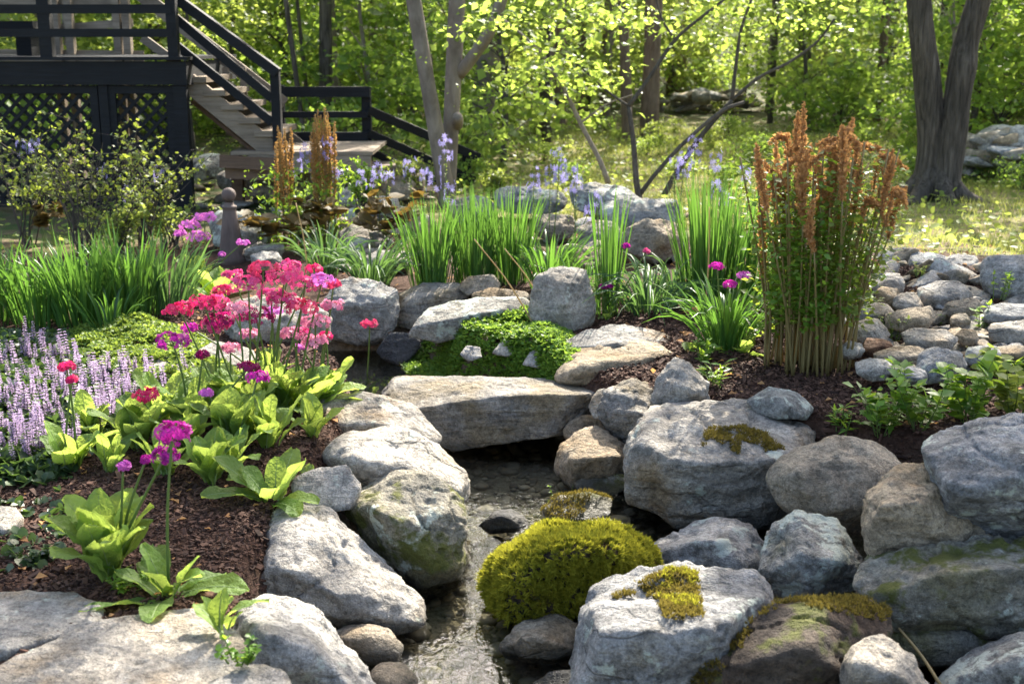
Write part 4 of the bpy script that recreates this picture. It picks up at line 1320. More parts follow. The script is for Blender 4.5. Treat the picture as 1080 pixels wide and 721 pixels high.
primrose('orchid-pink primrose beside the finial post', 212, 304, 12, .30, [(200, 238, 'orchid', 15), (216, 230, 'orchid', 17, 1), (210, 250, 'orchid', 16), (190, 246, 'orchid', 9), (256, 256, 'orchid', 9), (234, 268, 'orchid', 5)], .42)
primrose('broad glossy primrose leaves under the orchid-pink heads', 228, 316, 12, .32, [], .42, tilt=(.5, 1.2))
primrose('magenta primrose among the blades next to the fern', 764, 362, 7, .17, [(756, 281, 'magenta', 10, 1), (785, 291, 'orchid', 10), (770, 300, 'magenta', 9), (735, 327, 'maroon', 5)], .42)
primrose('pale leafy primrose rosette at the mulch edge by the fern', 786, 374, 8, .19, [], .44, tilt=(.2, 1.1))
primrose('tiny magenta primrose in the drooping blades', 644, 336, 3, .10, [(636, 302, 'magenta', 5), (643, 301, 'magenta', 5), (660, 259, 'magenta', 5), (682, 265, 'pink', 4)], .4)
primrose('small fresh primrose seedling by the standing stone', 642, 338, 4, .10, [], .5, tilt=(.6, 1.3))
primrose('small dull-leaved seedling at the foot of the sheaf', 728, 372, 4, .10, [], .55, tilt=(.6, 1.3))

for px_, py_, n_, L_, lab in [(176, 500, 9, .22, 'flowerless primrose rosette between the leafless stems and the bugleweed'), (198, 478, 11, .26, 'flowerless primrose in the shade of the magenta heads'),
        (286, 470, 11, .26, 'flowerless primrose at the mulch edge below the dense clump'), (118, 500, 8, .20, 'pale flowerless primrose just above the front rosette'),
        (170, 446, 10, .25, 'flowerless primrose tucked behind the coral-crimson head'), (246, 498, 8, .20, 'small flowerless primrose on the bare mulch'),
        (330, 462, 8, .22, 'flowerless primrose nudging the rounded boulder'), (96, 462, 9, .22, 'flowerless primrose rising from the bugleweed patch')]:
    primrose(lab, px_, py_, n_, L_, [], .44)
primrose('primrose with extra tiers of crimson and orchid heads behind the pink crowd', 282, 404, 8, .22, [(236, 306, 'crimson', 15), (288, 330, 'orchid', 13), (262, 352, 'palepink', 14), (306, 280, 'pink', 15), (330, 284, 'crimson', 12), (246, 290, 'pink', 14), (318, 350, 'pink', 12), (200, 346, 'magenta', 12), (228, 392, 'magenta', 8)], .44)
# --- generic leafy plants
def leafy(nm, label, loc, h, stems, leaf, mat, spread=.35, lv=14, tmpl=LEAF, cat='plant', group=None, smat='stem_green', rad=.03, rosette=False):
    t = thing(nm, label, cat, loc, group)
    ms, ml = MB(), MB()
    for _ in range(stems):
        a_ = R.uniform(0, 2 * PI)
        r_ = rad * math.sqrt(R.uniform())
        b = np.array((math.cos(a_) * r_, math.sin(a_) * r_, -.01))
        tip = b + np.array((math.cos(a_) * spread * R.uniform(.2, 1), math.sin(a_) * spread * R.uniform(.2, 1), 1)) * h * R.uniform(.6, 1.05)
        P = curve([b, (b + tip) / 2 + rvec(1)[0] * h * .05, tip], 7)
        ms.add(*tube(P, np.linspace(.0028, .0012, 7), 5, False))
        tt = R.uniform(.25 if not rosette else .8, 1, lv)
        pos = np.array([P[min(int(q * 6.99), 6)] for q in tt])
        d = norm(rvec(lv) * np.array((1, 1, .35)) + np.array((0, 0, .25)))
        ml.add(*batch(tmpl[0], tmpl[1], pos, basis(d, norm(rvec(lv) * .5 + np.array((0, 0, 1.0)))), leaf * R.uniform(.6, 1.15, lv)))
    ms.done('stem', M[smat], t)
    ml.done('leaves', M[mat], t)
    return t
for lab, (px_, py_), h_, st_, lf, mt, tm, sp_ in [
    ('fresh lily-like shoot between blunt wedge stone and mulch', (752, 410), .15, 3, .07, 'leaf_fresh', NARROW, .25),
    ('bright small shoot in the mulch behind the tan boulder', (884, 466), .12, 5, .05, 'leaf_fresh', NARROW, .4),
    ('jagged bright green perennial behind the tan boulder', (930, 462), .20, 11, .055, 'leaf_fresh', LEAF, .6),
    ('sprawling green perennial on top of the stacked bank', (968, 452), .23, 14, .06, 'leaf_fresh', LEAF, .7),
    ('broad-leaved green perennial behind the capstone', (1020, 446), .25, 12, .06, 'leaf_fresh', WIDE, .7),
    ('yellow-green perennial at the picture edge behind the capstone', (1070, 440), .25, 11, .06, 'leaf_lime', WIDE, .7),
    ('low leafy perennial at the mulch edge near the fieldstones', (945, 446), .12, 6, .035, 'leaf_fresh', LEAF, .9),
    ('upright weed growing out of the fieldstones by the huge boulder', (1052, 325), .17, 4, .035, 'leaf_fresh', LEAF, .3),
    ('leafy weed rising between the tan loaf stone and the edge', (1036, 352), .17, 5, .035, 'leaf_fresh', LEAF, .4),
    ('small pale weed in front of the whale-backed stone', (1012, 372), .10, 4, .025, 'leaf_lime', LEAF, .6),
    ('soft weed tuft above the rusty block', (944, 362), .15, 6, .022, 'leaf_lime', LEAF, .5),
    ('weed beside the tan shard', (912, 330), .14, 4, .03, 'leaf_fresh', LEAF, .4),
    ('grassy weed at the picture edge by the flagstone', (1074, 400), .12, 5, .06, 'leaf_fresh', NARROW, .5),
    ('low weed among the pale stones of the heap', (985, 344), .08, 4, .025, 'leaf_fresh', LEAF, .7),
    ('tiny weed beside the whitish cobble', (968, 300), .08, 4, .025, 'leaf_lime', LEAF, .6),
    ('white-flowered wispy weed rooted behind the moss mound', (592, 545), .17, 5, .012, 'leaf_fresh', LEAF, .4),
    ('second wispy weed leaning over the moss', (615, 548), .12, 5, .012, 'leaf_fresh', LEAF, .6),
    ('tiny fern sprig in the joint of the left bank boulders', (398, 502), .05, 6, .016, 'leaf_fresh', NARROW, .9),
    ('small clover-like weed at the foot of the young primrose', (252, 694), .05, 8, .018, 'leaf_fresh', WIDE, .9),
    ('feathery pale plant at the pool side under the coral primrose', (372, 418), .12, 10, .03, 'leaf_lime', LEAF, .8),
    ('pale small-leaved plant spreading beside the pool', (410, 412), .10, 9, .028, 'leaf_lime', LEAF, .9),
    ('young leafy shoot in the mulch before the sheaf', (742, 382), .10, 4, .05, 'leaf_fresh', LEAF, .5),
    ('dark-leaved seedling on the mulch by the flat grey stone', (36, 590), .06, 7, .03, 'leaf_dark', WIDE, .9),
    ('small leafy weed under the front primrose', (140, 626), .07, 9, .035, 'leaf_fresh', NARROW, .9)]:
    leafy('leafy_plant', lab, (hit(px_, py_) if py_ > 340 else hit(px_, py_) + (0, 0, .05)) if 'young primrose' not in lab else G(px_, py_, .07), h_, st_, lf, mt, sp_, 14, tm)
for lab, (px_, py_), h_, n_ in [
    ('bronze-leaved plant under the cinnamon fern rods', (345, 262), .34, 9), ('bronze-leaved plant by the lichened stone', (318, 268), .28, 7),
    ('wide bronze-leaved plant below the handrail', (420, 262), .36, 9), ('olive bronze-leaved plant near the narcissus', (400, 268), .30, 7), ('small rusty-leaved plant next to the finial post', (272, 272), .28, 6)]:
    leafy('bronze_leaved_plant', lab, hit(px_, py_), h_, n_, .13, 'leaf_bronze', .55, 5, WIDE, rosette=True, rad=.06, group='bronze-leaved plants')
leafy('spent_flower_clump', 'orange withered leaf cluster at the back of the daylilies', hit(52, 262), .30, 8, .07, 'leaf_bronze', .25, 14, WIDE, rosette=True)

# --- stonecrop mats: nobody could count the sprigs
def mat_tufts(name, label, polys, per_m2, h, leaf, mat, cat='ground cover', tmpl=LEAF, lump=.05, k=7):
    mb = MB()
    for poly in polys:
        Wp = np.array([hit(x, y)[:2] for x, y in poly])
        x0_, y0_ = Wp.min(0); x1_, y1_ = Wp.max(0)
        m_ = int((x1_ - x0_) * (y1_ - y0_) * per_m2)
        p = np.stack((R.uniform(x0_, x1_, m_), R.uniform(y0_, y1_, m_)), 1)
        sdv = sdist(p[:, 0], p[:, 1], [tuple(q) for q in Wp])
        nz = fbm(np.column_stack((p, p[:, 0] * 0)) * 6, 3, 12)
        keep = sdv < .03 * nz
        p, sdv, nz = p[keep], sdv[keep], nz[keep]
        z = np.maximum(gh(p[:, 0], p[:, 1]), WZ + .03) + lump * np.clip(-sdv / .15, 0, 1) * (1 + .8 * nz) + R.uniform(-.4, 1, len(p)) * h
        pos = np.repeat(np.column_stack((p, z)), k, 0)
        d = norm(rvec(len(pos)) * np.array((1, 1, .5)) + np.array((0, 0, .55)))
        mb.add(*batch(tmpl[0], tmpl[1], pos, basis(d, rvec(len(pos)) * .6 + np.array((0, 0, 1.0))), leaf * R.uniform(.6, 1.2, len(pos))))
    o = mb.done(name, M[mat])
    return tag(o, label, cat, kind='stuff')
mat_tufts('stonecrop_foliage', 'bright green stonecrop mat spreading before the standing stone',
          [[(408, 392), (424, 364), (462, 350), (520, 334), (562, 330), (604, 350), (612, 376), (600, 408), (520, 414), (440, 410)]], 6200, .022, .026, 'sedum', lump=.045)
mat_tufts('stonecrop_foliage', 'stonecrop sprigs hanging down the bank to the pool behind the bridge', [[(420, 380), (500, 372), (600, 378), (612, 416), (520, 418), (430, 414)]], 16000, .02, .026, 'sedum', lump=.02)
mat_tufts('pale_stonecrop_foliage', 'yellow-green stonecrop carpet between daylilies and primroses',
          [[(62, 372), (80, 345), (150, 338), (200, 352), (240, 372), (262, 400), (230, 425), (150, 420), (100, 405)]], 4200, .018, .024, 'sedum_pale', lump=.04)
mat_tufts('bugleweed_leaves', 'dark bugleweed leaves carpeting the ground under the lilac spikes',
          [[(-60, 350), (60, 352), (140, 398), (205, 405), (215, 425), (130, 455), (60, 515), (-60, 525)]], 1500, .012, .045, 'leaf_dark', lump=.02, tmpl=WIDE, k=3)
mat_tufts('creeping_leaves', 'dark creeping leaves thinning out over the mulch',
          [[(-40, 540), (50, 520), (90, 540), (60, 600), (-40, 610)]], 450, .008, .035, 'leaf_dark', lump=.01, tmpl=WIDE, k=3)
# bugleweed spikes: real objects sharing a few meshes
sp_meshes = []
for k in range(5):
    mb = MB()
    hgt = .15 + .02 * k
    for lv in range(11):
        z_ = hgt * (.22 + .78 * lv / 10.5)
        rr = .017 * (1 - .55 * (lv / 10.5) ** 1.5)
        m_ = 9
        th = np.arange(m_) * 2 * PI / m_ + lv * .5 + R.normal(0, .2, m_)
        d = np.stack((np.cos(th), np.sin(th), R.uniform(-.1, .5, m_)), 1)
        mb.add(*batch(WIDE[0], WIDE[1], np.array((0, 0, z_)) + d * .004, basis(norm(d), np.array((0, 0, 1.0)) + rvec(m_) * .4), rr * R.uniform(.8, 1.3, m_)))
    sp_meshes.append((mesh_data('flower_spike', np.concatenate(mb.v), mb.f, M['lilac'], True), hgt))
stm = mesh_data('stem', *tube([(0, 0, 0), (0, 0, .07), (.003, 0, .15)], [.003, .0028, .002], 5, False), M['leaf_dark'])
_m = 7
ajl = mesh_data('leaves', *batch(WIDE[0], WIDE[1], np.column_stack((np.zeros((_m, 2)), np.linspace(.01, .075, _m))),
                basis(np.column_stack((np.cos(np.arange(_m) * 2.2), np.sin(np.arange(_m) * 2.2), np.full(_m, .35))), np.array((0, 0, 1.0)) + rvec(_m) * .2), np.linspace(.06, .03, _m)), M['leaf_under'])
poly_aj = [(-50, 372), (40, 362), (90, 398), (200, 402), (210, 412), (128, 440), (70, 500), (-50, 505)]
n_aj = 0
while n_aj < 285:
    x, y = R.uniform(-45, 210), R.uniform(365, 500)
    if not in_poly(np.array(x), np.array(y), poly_aj): continue
    p = hit(x, y)
    r_ = thing('bugleweed', 'slender lilac bugleweed spike in the patch at the picture edge', 'flower', p, 'lilac bugleweed spikes beside the primroses', R.uniform(0, 6.3))
    r_.rotation_euler = (R.normal(0, .1), R.normal(0, .1), R.uniform(0, 6.3))
    sc = R.uniform(.5, .85)
    r_.scale = (sc, sc, sc)
    me, hgt = sp_meshes[int(R.integers(5))]
    for nm_, m_ in (('flower_spike', me), ('stem', stm), ('leaves', ajl)):
        c_ = bpy.data.objects.new(nm_, m_)
        COL.objects.link(c_)
        c_.parent = r_
    n_aj += 1

# --- moss mound: a boulder under thick moss
mo = rock('boulder buried under a thick cushion of yellow-green moss', 'rock_dark',
          [(528, 612), (542, 584), (582, 567), (632, 565), (684, 584), (672, 612), (620, 642), (565, 658), (536, 648)], (565, 668, -.33), .42, [(560, 590, -.45), (620, 585, -.5), (590, 630, -.45)], .7, 9, 6, 1.1, 3, 'moss_mound', cat='mossy boulder')
def moss_on(o, count, L, mat, keep, thick=0, name='moss'):
    me = o.data
    V = np.empty(len(me.vertices) * 3); me.vertices.foreach_get('co', V); V = V.reshape(-1, 3)
    T_ = np.array([p.vertices[:] for p in me.polygons])
    A_, B_, C_ = V[T_[:, 0]], V[T_[:, 1]], V[T_[:, 2]]
    nr = np.cross(B_ - A_, C_ - A_)
    ar = np.linalg.norm(nr, axis=1)
    nn = norm(nr)
    cw = (A_ + B_ + C_) / 3 + np.array(o.location)
    ar = ar * keep(cw, nn)
    idx = R.choice(len(T_), count, p=ar / ar.sum())
    u, v_ = R.uniform(size=count), R.uniform(size=count)
    fl = u + v_ > 1
    u[fl], v_[fl] = 1 - u[fl], 1 - v_[fl]
    P = A_[idx] + (B_ - A_)[idx] * u[:, None] + (C_ - A_)[idx] * v_[:, None]
    nn = nn[idx]
    lumps = fbm((P + 5) * 17, 4, 77)
    P = P + nn * (thick * (1 + 1.1 * lumps) + R.uniform(-.3, .6, count) * L)[:, None]
    k = 3
    P = np.repeat(P, k, 0)
    d = norm(np.repeat(nn, k, 0) + rvec(len(P)) * .8 + np.array((0, 0, .15)))
    Vb, Fb = batch(np.array([(-.16, 0, 0), (.16, 0, 0), (0, 1, 0)], float), [np.array([(0, 1, 2)])], P, basis(d, rvec(len(P))), L * R.uniform(.5, 1.5, len(P)))
    return mk(name, Vb, Fb, M[mat], o)
moss_on(mo, 6000, .014, 'moss_dry', lambda c, n_: ((fbm((c + 1) * 7, 3, 41) > .42) & (n_[:, 2] > -.2)).astype(float) + 1e-9, .012)
moss_on(mo, 60000, .015, 'moss', lambda c, n_: ((n_[:, 2] > -.35) & (c[:, 2] > WZ - .02)).astype(float) * np.clip(.5 + fbm((c + 2) * 9, 3, 8) * 1.6, .28, 1), .018)
def seen_in(c, poly):
    d = c - np.array((0, 0, CAMZ))
    dep = d[:, 1] * CP - d[:, 2] * SP
    return in_poly(540 + F * d[:, 0] / dep, 360.5 - F * (d[:, 1] * SP + d[:, 2] * CP) / dep, poly)
moss_on(bz, 3600, .011, 'moss_dry', lambda c, n_: ((fbm((c + 3) * 9, 3, 4) > -.15) & (n_[:, 2] > .2) & seen_in(c, [(640, 632), (700, 600), (735, 604), (742, 652), (704, 656), (690, 630)])).astype(float) + 1e-9, .004)
moss_on(bz, 1200, .011, 'moss', lambda c, n_: ((fbm((c + 3) * 12, 3, 9) > .1) & (n_[:, 2] > .2) & seen_in(c, [(680, 625), (706, 600), (735, 606), (738, 650), (706, 640)])).astype(float) + 1e-9, .005)
bb = next(o for o in COL.objects if o.get('label', '').startswith('massive grey boulder'))
moss_on(bb, 3000, .011, 'moss_dry', lambda c, n_: ((fbm((c + 3) * 11, 3, 4) > -.05) & seen_in(c, [(738, 470), (746, 452), (800, 448), (812, 462), (826, 474), (770, 480)])).astype(float) + 1e-9, .003)
pb_ = next(o for o in COL.objects if o.get('label', '').startswith('dark peaty boulder'))
moss_on(pb_, 5200, .012, 'moss_dry', lambda c, n_: ((fbm((c + 3) * 8, 3, 14) > .0) & (seen_in(c, [(700, 740), (750, 670), (800, 640), (790, 670), (760, 740)]) | seen_in(c, [(800, 650), (830, 625), (890, 622), (940, 645), (930, 655), (850, 640)]))).astype(float) + 1e-9, .003)
mm = rock('low mossy stone between the moss mound and the angular stone', 'rock_moss', [(574, 540), (588, 524), (618, 519), (644, 528), (642, 548), (590, 552)], (610, 556, -.33), .24, [], .6, 12, 4, .6, 3, 'mossy_stone', cat='mossy boulder')
moss_on(mm, 1800, .009, 'moss_dry', lambda c, n_: ((n_[:, 2] > .1) & (fbm((c + 3) * 9, 2, 4) > -.1)).astype(float), .003)

# --- camassia and other blue flower spikes
def star(k=6):
    V, Fc = [(0, 0, 0)], []
    for q in range(k):
        a_ = q * 2 * PI / k
        b_ = len(V)
        for r_, da, z_ in ((.45, -.28, .15), (1.05, 0, .05), (.45, .28, .15)):
            V.append((r_ * math.cos(a_ + da), r_ * math.sin(a_ + da), z_))
        Fc += [(0, b_, b_ + 1), (0, b_ + 1, b_ + 2)]
    return np.array(V), [np.array(Fc)]
STAR = star()
for i, (px_, py_, rad_, n_) in enumerate([(36, 150, 9, 8), (22, 152, 7, 5), (107, 175, 7, 6), (133, 193, 10, 8), (168, 180, 9, 8), (346, 150, 9, 9), (312, 168, 9, 9), (356, 176, 8, 8),
        (322, 158, 8, 8), (396, 178, 10, 10), (410, 184, 8, 8), (381, 183, 8, 7), (432, 172, 10, 9), (470, 151, 11, 11), (457, 182, 12, 12), (474, 198, 9, 8), (448, 176, 8, 7), (494, 240, 10, 10),
        (563, 185, 11, 12), (590, 166, 14, 16), (600, 182, 14, 16), (581, 178, 10, 10), (608, 192, 10, 10), (628, 208, 10, 10), (622, 222, 9, 8), (733, 153, 11, 11), (722, 168, 11, 11), (711, 172, 9, 8), (755, 166, 9, 9), (786, 182, 9, 9), (757, 196, 9, 9), (764, 206, 7, 6)]):
    Y = 9.2 if px_ < 200 else (8.9 if px_ < 520 else 8.6) + R.uniform(-.3, .3)
    tp = Q(px_, py_, Y)
    b = np.array((tp[0] + R.normal(0, .04), Y + R.normal(0, .05), float(gh(tp[0], Y))))
    t = thing('camassia', ['pale violet-blue camassia spike among the iris behind the stonecrop', 'violet camassia spike near the leafless shrub branches', 'violet-blue camassia spike below the landing', 'pale camassia spike beside the tall sheaf'][1 if px_ < 200 else 2 if px_ < 420 else 0 if px_ < 700 else 3],
              'flower', b, ['camassia among the iris', 'camassia by the shrub', 'camassia below the landing', 'camassia beside the sheaf'][1 if px_ < 200 else 2 if px_ < 420 else 0 if px_ < 700 else 3])
    P = curve([(0, 0, 0), (tp - b) * .5 + (R.normal(0, .01), 0, 0), tp - b], 9)
    mk('flower_stem', *tube(P, np.linspace(.0045, .0025, 9), 6, False), M['stem_green'], t)
    m_ = int(n_ * 1.6)
    s_ = R.uniform(.0, 1, m_)
    rr = rad_ / ppm(Y)
    ax = np.stack((np.zeros(m_), np.zeros(m_), -s_ * rr * 2.2 + rr * .5), 1)
    th = R.uniform(0, 6.3, m_)
    dd = np.stack((np.cos(th), np.sin(th), R.uniform(-.2, .5, m_)), 1)
    nz = norm(dd)
    x = norm(np.cross(nz, rvec(m_)))
    mb = MB()
    mb.add(*batch(STAR[0], STAR[1], (tp - b) + ax + dd * rr * .62, np.stack((x, np.cross(nz, x), nz), -1), .023 * R.uniform(.8, 1.2, m_)))
    mb.done('flower_head', M['violet'], t)
    # withered lower florets and buds
    m_ = 26
    s_ = R.uniform(0, 1, m_)
    mb = MB()
    th = R.uniform(0, 6.3, m_)
    mb.add(*batch(LEAF[0], LEAF[1], (tp - b) - np.stack((s_ * 0, s_ * 0, rr * 1.4 + s_ * .22), 1), basis(np.stack((np.cos(th), np.sin(th), th * 0 + .6), 1), np.array((0, 0, 1.0)) + rvec(m_) * .3), .022 * R.uniform(.7, 1.2, m_)))
    mb.done('seed_buds', M['leaf_lime'], t)

# --- big fern clump: cane-like stalks, green leaflets, brown spent fronds
fb = hit(853, 388)
fern = thing('royal_fern', 'tall fern clump of tan stalks with brown curled fronds on top', 'fern', fb)
YF = fb[1]
def frond(P, parent, mat, L, dens, wid, name='fertile_frond'):
    m_ = int(dens * L * 1.35)
    T_ = np.linspace(0, 1, len(P))
    s_ = R.uniform(0, 1, m_)
    pos = np.stack([np.interp(s_, T_, P[:, q]) for q in range(3)], 1)
    tg = norm(np.stack([np.interp(s_, T_, np.gradient(P[:, q])) for q in range(3)], 1))
    d = norm(rvec(m_) + tg * .9)
    prof = wid * (.35 + .65 * np.sin(np.clip(s_ * .9 + .1, 0, 1) * PI) ** .7)
    pos = pos + rvec(m_) * prof[:, None] * .6
    mb = MB()
    mb.add(*batch(LEAF[0] * np.array((1.3, 1, 2)), LEAF[1], pos, basis(d, rvec(m_)), prof * R.uniform(.6, 1.2, m_)))
    mb.add(*tube(P, np.linspace(.004, .002, len(P)), 5, False))
    return mb.done(name, M[mat], parent)
tops = [(848, 108, 1), (842, 118, 1), (874, 142, 1), (888, 132, 1), (893, 136, 1), (900, 124, 1), (818, 148, 1), (798, 152, 1), (806, 168, 1), (828, 180, 1), (860, 165, 1), (866, 150, 1), (908, 165, 1), (852, 168, 1), (880, 172, 1), (920, 170, 2),
        (835, 200, 2), (892, 166, 1), (870, 186, 1), (815, 190, 2), (905, 190, 2), (862, 190, 2), (840, 165, 1), (846, 150, 1), (880, 160, 1)]
n_st = 88
for k in range(n_st):
    a_ = R.uniform(0, 2 * PI)
    r_ = .19 * math.sqrt(R.uniform())
    b = np.array((math.cos(a_) * r_ * 1.1, math.sin(a_) * r_ * .9, -.02))
    if k < len(tops):
        hx, hy, kind_ = tops[k]
    else:
        hx, hy, kind_ = 876 + (b[0] / .18) * 78 + R.normal(0, 14), R.uniform(150, 235), 0
        if R.uniform() < .5: kind_ = 1 if R.uniform() < .6 else 3
    tp = Q(hx, hy, YF + b[1] * 1.9 + R.normal(0, .05)) - fb
    if k < len(tops):
        b[0] = .45 * tp[0] + R.normal(0, .04)
        b[0] = float(np.clip(b[0], -.19, .19))
    Lf = R.uniform(.22, .34) if kind_ == 1 else R.uniform(.2, .3)
    d = norm(tp - b)
    end = tp - d * Lf if kind_ in (1, 2) else tp
    P = curve([b, b * .6 + end * .4 + np.array((b[0] * -.1, 0, .03)), end], 10)
    s = mk('stalk', *tube(P, np.linspace(.0062, .0036, 10), 7), M['stalk'], fern)
    if kind_ == 1:
        PF = curve([end, (end + tp) / 2 + rvec(1)[0] * .02, tp], 9)
        frond(PF, s, 'brown_frond', Lf, 1000, .021)
    elif kind_ in (2, 3):
        e2 = end + np.array((R.choice((-1, 1)) * R.uniform(.06, .16), R.normal(0, .06), R.uniform(-.04, .06)))
        PF = curve([end - d * .08, end + d * .07, (end + e2) / 2 + d * .06, e2], 10)
        frond(PF, s, 'brown_frond', .3, 820, .021)
    # leaflets up the middle of the stalk
    if kind_ != 1 or k % 2:
        m_ = 84
        s_ = R.uniform(.38, 1.0, m_)
        T_ = np.linspace(0, 1, len(P))
        pos = np.stack([np.interp(s_, T_, P[:, q]) for q in range(3)], 1)
        th = R.uniform(0, 6.3, m_)
        off = np.stack((np.cos(th), np.sin(th), R.uniform(-.3, .5, m_)), 1)
        pos = pos + off * R.uniform(.01, .075, (m_, 1))
        mb = MB()
        mb.add(*batch(LEAF[0] * np.array((1.2, 1, 1)), LEAF[1], pos, basis(norm(off + rvec(m_) * .5), rvec(m_) * .7 + np.array((0, 0, 1.0))), .038 * R.uniform(.6, 1.2, m_)))
        mb.done('leaves', M['leaf_fresh' if k % 3 else 'leaf_shrub'], s)
# cinnamon fern rods in two tall columns
for lab, (px_, py_), tops_ in [
    ('column of cinnamon-brown fern rods in front of the stair foot', (298, 262), [(293, 133), (296, 140), (300, 136), (291, 150), (303, 150), (307, 135), (298, 160)]),
    ('tallest column of cinnamon-brown fern rods before the landing', (345, 258), [(332, 120), (335, 116), (338, 122), (342, 113), (345, 118), (330, 130), (340, 132), (347, 130), (328, 140), (353, 128)])]:
    b0 = hit(px_, py_)
    t = thing('cinnamon_fern', lab, 'fern', b0, 'cinnamon ferns before the landing')
    for hx, hy in tops_:
        tp = Q(hx, hy, b0[1] + R.normal(0, .05)) - b0
        b = np.array((tp[0] * .75, R.normal(0, .04), 0)) + np.array((R.normal(0, .015), 0, 0))
        md = b + (tp - b) * .5
        s = mk('stalk', *tube(curve([b, md, tp], 6), [.006, .006, .005, .005, .004, .003], 6), M['stalk'], t)
        frond(curve([b + (tp - b) * .38, b + (tp - b) * .7 + rvec(1)[0] * .005, tp], 8), s, 'cinnamon', .5, 620, .020)
    mb = MB()
    m_ = 420
    pos = np.stack((R.normal(0, .10, m_), R.normal(0, .08, m_), R.uniform(.02, .62, m_) ** 1.2), 1)
    mb.add(*batch(NARROW[0] * np.array((1.8, 1, 1)), NARROW[1], pos, basis(norm(rvec(m_) + (0, 0, .4)), rvec(m_)), .05 * R.uniform(.6, 1.2, m_)))
    mb.done('leaves', M['leaf_fresh'], t)
# --- twiggy shrub with small leaves in front of the deck
def shrub(nm, label, loc, h, wdt, stems, leaf, mat, lv=40, sub=4, tmat='twig', cat='shrub', group=None, lean=(0, 0)):
    t = thing(nm, label, cat, loc, group)
    ms, ml = MB(), MB()
    for _ in range(stems):
        a_ = R.uniform(0, 2 * PI)
        e = np.array((math.cos(a_) * wdt * R.uniform(.2, 1) + lean[0], math.sin(a_) * wdt * .6 * R.uniform(.2, 1) + lean[1], h * R.uniform(.6, 1.05)))
        P = curve([(R.normal(0, .04), R.normal(0, .04), -.03), e * np.array((.35, .35, .5)) + rvec(1)[0] * h * .06, e], 10)
        ms.add(*tube(P, np.linspace(.007, .002, 10), 5, False))
        for _q in range(sub):
            s0 = P[int(R.integers(4, 10))]
            e2 = s0 + rvec(1)[0] * np.array((1, 1, .6)) * h * .28 + np.array((0, 0, h * .06))
            P2 = curve([s0, (s0 + e2) / 2 + rvec(1)[0] * .03, e2], 6)
            ms.add(*tube(P2, np.linspace(.003, .0012, 6), 4, False))
            m_ = lv // sub
            s_ = R.integers(1, 6, m_)
            pos = P2[s_] + rvec(m_) * .015
            d = norm(rvec(m_) + np.array((0, 0, .5)))
            ml.add(*batch(LEAF[0] * np.array((1.5, 1, 1)), LEAF[1], pos, basis(d, rvec(m_) * .6 + np.array((0, 0, 1.0))), leaf * R.uniform(.6, 1.2, m_)))
    ms.done('branches', M[tmat], t)
    ml.done('foliage', M[mat], t)
    return t
shrub('shrub', 'airy twiggy shrub with small yellow-green leaves before the deck lattice', hit(92, 268), .88, .70, 20, .034, 'leaf_shrub', 46, 6)
shrub('shrub', 'lower leafy shrub spreading between deck and finial post', hit(150, 258), .75, .65, 16, .034, 'leaf_shrub', 44, 5, lean=(.12, 0))
shrub('shrub', 'sparse shrub at the deck corner with wispy shoots', hit(28, 262), .85, .50, 12, .033, 'leaf_shrub', 50, 5)
shrub('shrub', 'feathery yellow shrub behind the daylilies', hit(128, 272), .42, .35, 16, .03, 'leaf_lime', 60, 4)
shrub('shrub', 'small yellow-green shrub by the finial post', hit(180, 262), .35, .30, 12, .03, 'leaf_lime', 50, 4)
shrub('shrub', 'fresh green leafy stems hiding the landing joist', hit(384, 232), .46, .26, 14, .036, 'leaf_fresh', 50, 4)
shrub('shrub', 'pale green shoots in front of the garden steps', hit(428, 216), .42, .28, 14, .036, 'leaf_lime', 50, 4)
shrub('shrub', 'dark green leafy stems under the landing beam', hit(318, 250), .40, .24, 12, .034, 'leaf_under', 50, 4)
shrub('shrub', 'light green bush beside the handrail post', hit(520, 214), .32, .25, 14, .035, 'leaf_lime', 70, 4)

V, Fs = tube(curve([(0, 0, 0), (.05, .10, .05), (.09, .22, .12)], 7), np.linspace(.006, .004, 7), 6)
p_ = Q(992, 722, 3.05)
p2_ = Q(948, 662, 3.25)
V, Fs = tube(curve([p_ - p_, (p2_ - p_) * .5 + (.004, 0, .004), p2_ - p_], 7), np.linspace(.005, .0035, 7), 6)
tag(mk('dry_stem', V, Fs, M['straw'], loc=p_), 'bare pale stick lying against the ribbed grey stone', 'stick')
mb = MB()
for (xa_, xb_, ya_, yb_, m_) in ((-2.2, -.7, 2.9, 7.5, 420), (.6, 3.6, 4.4, 8.5, 620), (-2.5, 2.5, 7.0, 10, 500)):
    x, y = R.uniform(xa_, xb_, m_), R.uniform(ya_, yb_, m_)
    P = np.column_stack((x, y, gh(x, y) + .012))
    mb.add(*batch(LEAF[0] * np.array((1.3, 1, 2.5)), LEAF[1], P, basis(norm(rvec(m_) * np.array((1, 1, .25))), rvec(m_) * .5 + np.array((0, 0, 1.0))), .03 * R.uniform(.5, 1.5, m_)))
o = mb.done('leaf_litter', M['brown_frond'])
tag(o, 'dry brown leaf bits scattered over mulch and stones', 'leaf litter', kind='stuff')

